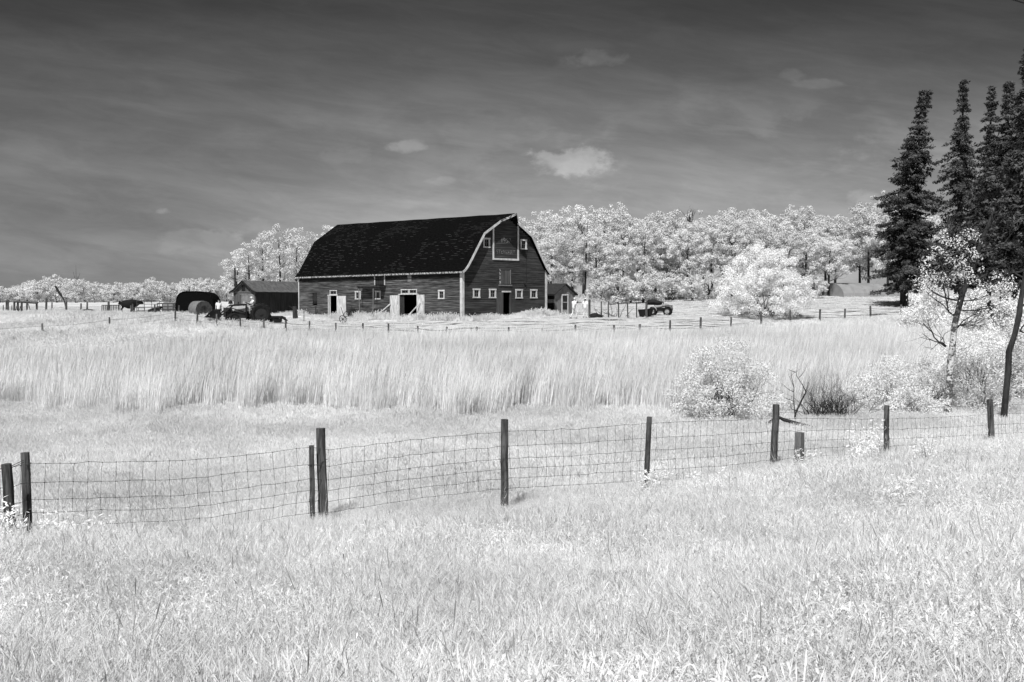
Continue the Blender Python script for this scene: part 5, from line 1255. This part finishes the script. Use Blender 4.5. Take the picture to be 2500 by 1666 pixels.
    o = m.build('dead_sapling', M['bark'], loc=b); tag(o, 'dead crooked sapling left of the bare thicket bush', 'dead tree')
    b = ground_at(1905, 29.5); m = MB(); m.tube([(-.9, 0, .02), (-.5, .05, .16), (0, 0, .42), (.12, 0, .36), (.55, 0, .24), (1.1, 0, .12), (1.6, .1, .02)], [.03, .05, .06, .06, .055, .04, .02], 6); o = m.build('fallen_branch', M['bark'], loc=b); tag(o, 'thick fallen branch behind the tall post at the bush', 'branch')
bushes()
def birch_and_trunk():
    b = ground_at(2312, 33.5); d = 33.5; rng = random.Random(17); rs = RS(17)
    B = empty('birch', b, 0, 'slender birch with black-patched white bark and sparse leaves', 'tree')
    def q(u, v, dd=d): return P(u, v, dd) - b
    pts = [q(2312, 1060), q(2313, 1010), q(2317, 960), q(2320, 890), q(2326, 840), q(2331, 790), q(2340, 755), q(2350, 715), q(2366, 680), q(2380, 640), q(2392, 600), q(2408, 560), q(2425, 515)]
    m = MB(); m.tube(pts, [.17, .125, .11, .115, .105, .10, .095, .10, .085, .08, .07, .055, .03], 9); m.build('trunk', M['birch'], B, smooth=True)
    m = MB(); tips = []
    for (u, v, du, dv, L, r) in [(2309, 845, -60, -30, 1.25, .035), (2309, 847, -80, -5, 1.15, .03), (2330, 808, 60, -35, 1.2, .025), (2334, 795, 50, 5, .9, .02), (2336, 775, -60, -55, 1.5, .035), (2340, 757, 75, -10, 1.3, .025), (2345, 735, -75, -20, 1.5, .035),
                                  (2347, 730, -50, -70, 1.7, .035), (2352, 735, 60, 10, 1.1, .022), (2362, 700, -60, -50, 1.6, .03), (2366, 690, 60, -12, 1.3, .03), (2372, 660, 70, -5, 1.2, .025), (2378, 640, -55, -60, 1.6, .03), (2386, 615, 80, -5, 1.4, .03), (2390, 600, -50, -70, 1.6, .028), (2400, 575, 40, -60, 1.3, .025)]:
        branch(m, rng, q(u, v), Vector((du, rng.uniform(-25, 25), -dv)), L * 1.1, r, 2, .5, .12, 5, 5, 4, tips, .24)
    m.build('branches', M['bark'], B)
    # sparse leaves: left and upper part of the crown
    c = []; r = []
    for _ in range(100):
        u, v = (rs.normal(2275, 34), rs.uniform(670, 780)) if _ % 2 else (rs.normal(2325, 40), rs.uniform(570, 690))
        if u < 2225 + (v - 575) * .0 or u > 2395: continue
        c.append(tuple(q(u, v, d + rs.uniform(-1.0, 1.2)))); r.append(rs.uniform(.12, .3))
    for _ in range(30): u = rs.uniform(2390, 2480); v = rs.uniform(660, 745); c.append(tuple(q(u, v, d + rs.uniform(-.6, 1)))); r.append(rs.uniform(.1, .22))
    l = blobs_leaves(rs, c, r, 560, .075); mobj('crown', npmesh('crown', l, len(l) // 4, M['leaf']), B)
    # dark trunk at right edge
    b = ground_at(2450, 32); T = empty('dark_tree', b, 0, 'dark leaning tree trunk at the right edge with crooked side branches', 'tree')
    def q(u, v, dd=32): return P(u, v, dd) - b
    m = MB(); m.tube([q(2450, 1070), q(2451, 1015), q(2456, 960), q(2462, 900), q(2463, 860), q(2478, 815), q(2488, 770), q(2492, 735), q(2500, 690), q(2508, 640), q(2520, 590), q(2540, 480), q(2550, 380)], [.15, .11, .1, .105, .1, .09, .095, .085, .075, .07, .065, .05, .03], 8); m.build('trunk', M['bark'], T)
    m = MB()
    for (u, v, du, dv, L) in ((2490, 810, 40, -35, .9), (2490, 806, 30, 12, .6), (2498, 745, 50, -4, 1.0), (2502, 680, -60, -40, 1.0), (2508, 660, -70, 5, 1.1), (2512, 640, 60, -30, 1.2)): branch(m, rng, q(u, v), Vector((du, rng.uniform(-20, 20), -dv)), L, .03, 2, .5, .1, 5, 4, 3)
    m.build('branches', M['bark'], T)
birch_and_trunk()
def spruce(u, d, vtop, lean_px, R, label, seed, z_low=1.0, twin=False, dens=1.0, gap=0., pw=.85, droop=.35, name='spruce'):
    b = ground_at(u, d); H = ZC + (738 - vtop) / F * d - b.z; lx = lean_px / F * d; rs = RS(seed); rng = random.Random(seed)
    e = empty(name, b, 0, label, 'spruce', 'dark spruces at the right'); m = MB()
    def ax(z, tw=0): t = z / H; return np.array([lx * t * t + tw * max(0, t - .72) * H * .28, 0, z])
    m.tube([ax(H * k / 8) for k in range(9)], [.02 * H * (1 - .93 * k / 8) for k in range(9)], 7)
    if twin: m.tube([ax(H * k / 8, .32) for k in range(6, 9)], [.05, .04, .02], 5)
    ps = []; ns = []; sz = []
    z = z_low; ph = 0
    lob = [rs.uniform(.5, 1.35) for _ in range(int(H / .9) + 4)]
    while z < H - .15:
        t = z / H; rad = R * (1 - t) ** pw * lob[int(z / .9)] * (1 - .35 * max(0, .22 - t) / .22)
        if t < .25: rad *= .8 + .8 * t
        rad = max(rad, .28); nb = int(rng.uniform(5, 8) * dens) + 1; ph += .7
        for k in range(nb):
            if rs.uniform() < gap: continue
            a = ph + 6.283 * k / nb + rs.normal(0, .25); L = rad * rs.uniform(.5, 1.2); tw = .0
            if twin and t > .72 and k % 2: tw = .32
            o = ax(z, tw) if tw else ax(z)
            dr = np.array([math.cos(a), math.sin(a), 0]); nn = max(3, int(L / .20)); pts = []
            for i in range(nn + 1):
                s = i / nn; pts.append(o + dr * L * s + np.array([0, 0, L * (.12 * s - droop * 1.7 * s * s + .30 * s ** 4) + (.25 * (t > .85))]))
            if L > .7 : m.tube([pts[0], pts[nn // 2], pts[-1]], [.035 * L / R + .012, .02, .006], 3, cap=False)
            for i in range(1, nn + 1):
                s = i / nn; kk = int(15 * dens) + 3
                w_ = .16 + .34 * math.sin(math.pi * min(s, .9)) * min(L, 2) / 2
                off = rs.normal(0, 1, (kk, 3)) * np.array([w_ * .5, w_ * .5, .09]) + np.array([0, 0, -.08]); pp = pts[i] + off
                ps.append(pp); nv = np.tile(np.array([dr[0] * .35, dr[1] * .35, .6]), (kk, 1)) + rs.normal(0, .5, (kk, 3)); ns.append(unit(nv))
        z += rng.uniform(.36, .52) * (1 + .25 * (1 - t))
    m.build('trunk', M['bark'], e)
    ps = np.concatenate(ps); ns = np.concatenate(ns); qd = leaf_quads(rs, ps, ns, .34, .12); mobj('crown', npmesh('crown', qd, len(qd) // 4, M['needle']), e)
def spruces():
    spruce(2206, 100, 231, 40, 4.7, 'dense dark spruce with twin tip, leftmost of the spruces', 401, z_low=2.0, twin=True, dens=1.1)
    spruce(2338, 98, 203, 5, 4.0, 'slimmer spruce with open drooping branches, second from left', 402, z_low=2.5, gap=.18, dens=.9, droop=.42)
    spruce(2408, 92, 219, 2, 3.6, 'thin spruce third from left, close to its right neighbour', 403, z_low=3.0, gap=.2)
    spruce(2450, 88, 212, 2, 4.6, 'spruce fourth from left with bare dark stem line', 404, z_low=3.2, gap=.05, dens=1.15)
    spruce(2506, 78, 120, -6, 5.4, 'tallest spruce, cut off by the right edge', 405, z_low=3.6)
    spruce(2400, 72, 425, 20, 3.2, 'broad lower spruce crown hanging above the birch', 406, z_low=4.6, dens=1.2, pw=.5)
    spruce(2475, 66, 360, 10, 3.2, 'dark spruce crown in front of the tallest spruce', 407, z_low=4.3, dens=1.2, pw=.5)
spruces()
def weeds():
    def weed(u, d, H, W, label, seed, n=150, leaf=(.075, .026), nm='weed'):
        b = ground_at(u, d); rs = RS(seed); e = empty(nm, b, 0, label, 'weed'); m = MB(); ps = []; ns = []
        for k in range(9):
            a = rs.uniform(0, 6.28); t = np.array([math.cos(a) * W * rs.uniform(.2, .5), math.sin(a) * W * .4, H * rs.uniform(.7, 1.05)]); m.tube([(0, 0, -.05), tuple(t * [.5, .5, .6]), tuple(t)], [.008, .006, .003], 4)
            for j in range(n // 5): s = rs.uniform(.2, 1.05); ps.append(t * [s, s, s] + rs.normal(0, .07, 3)); ns.append([rs.normal(0, .6), -.5 + rs.normal(0, .5), .9])
        m.build('stems', M['grass'], e); q = leaf_quads(rs, np.array(ps), unit(np.array(ns)), leaf[0], leaf[1]); mobj('leaves', npmesh('leaves', q, len(q) // 4, M['weed']), e)
    weed(1590, 17.2, .62, .75, 'broad-leaved white weed at the foot of the fourth fence post', 501, 190)
    weed(2112, 19.6, .95, .95, 'tall bright leafy weed clump between the pale stub and cracked post', 502, 260)
    weed(2270, 19.8, .8, .8, 'bright weed clump right of the cracked fence post', 503, 170)
    weed(1735, 16.6, .55, .7, 'small bright weed clump right of the fourth post\'s weed', 504, 120)
    weed(40, 12.7, .75, .9, 'bright weeds at the foot of the two leftmost posts', 505, 260)
    weed(160, 12.3, .6, 1.1, 'low bright weeds right of the two leftmost posts', 506, 240)
    weed(1962, 19.3, .55, .5, 'small bright weed at the pale post stub', 507, 90)
    weed(2225, 13.8, .6, .8, 'pale weed patch in the bank below the cracked post', 508, 120)
    rs = RS(77)
weeds()
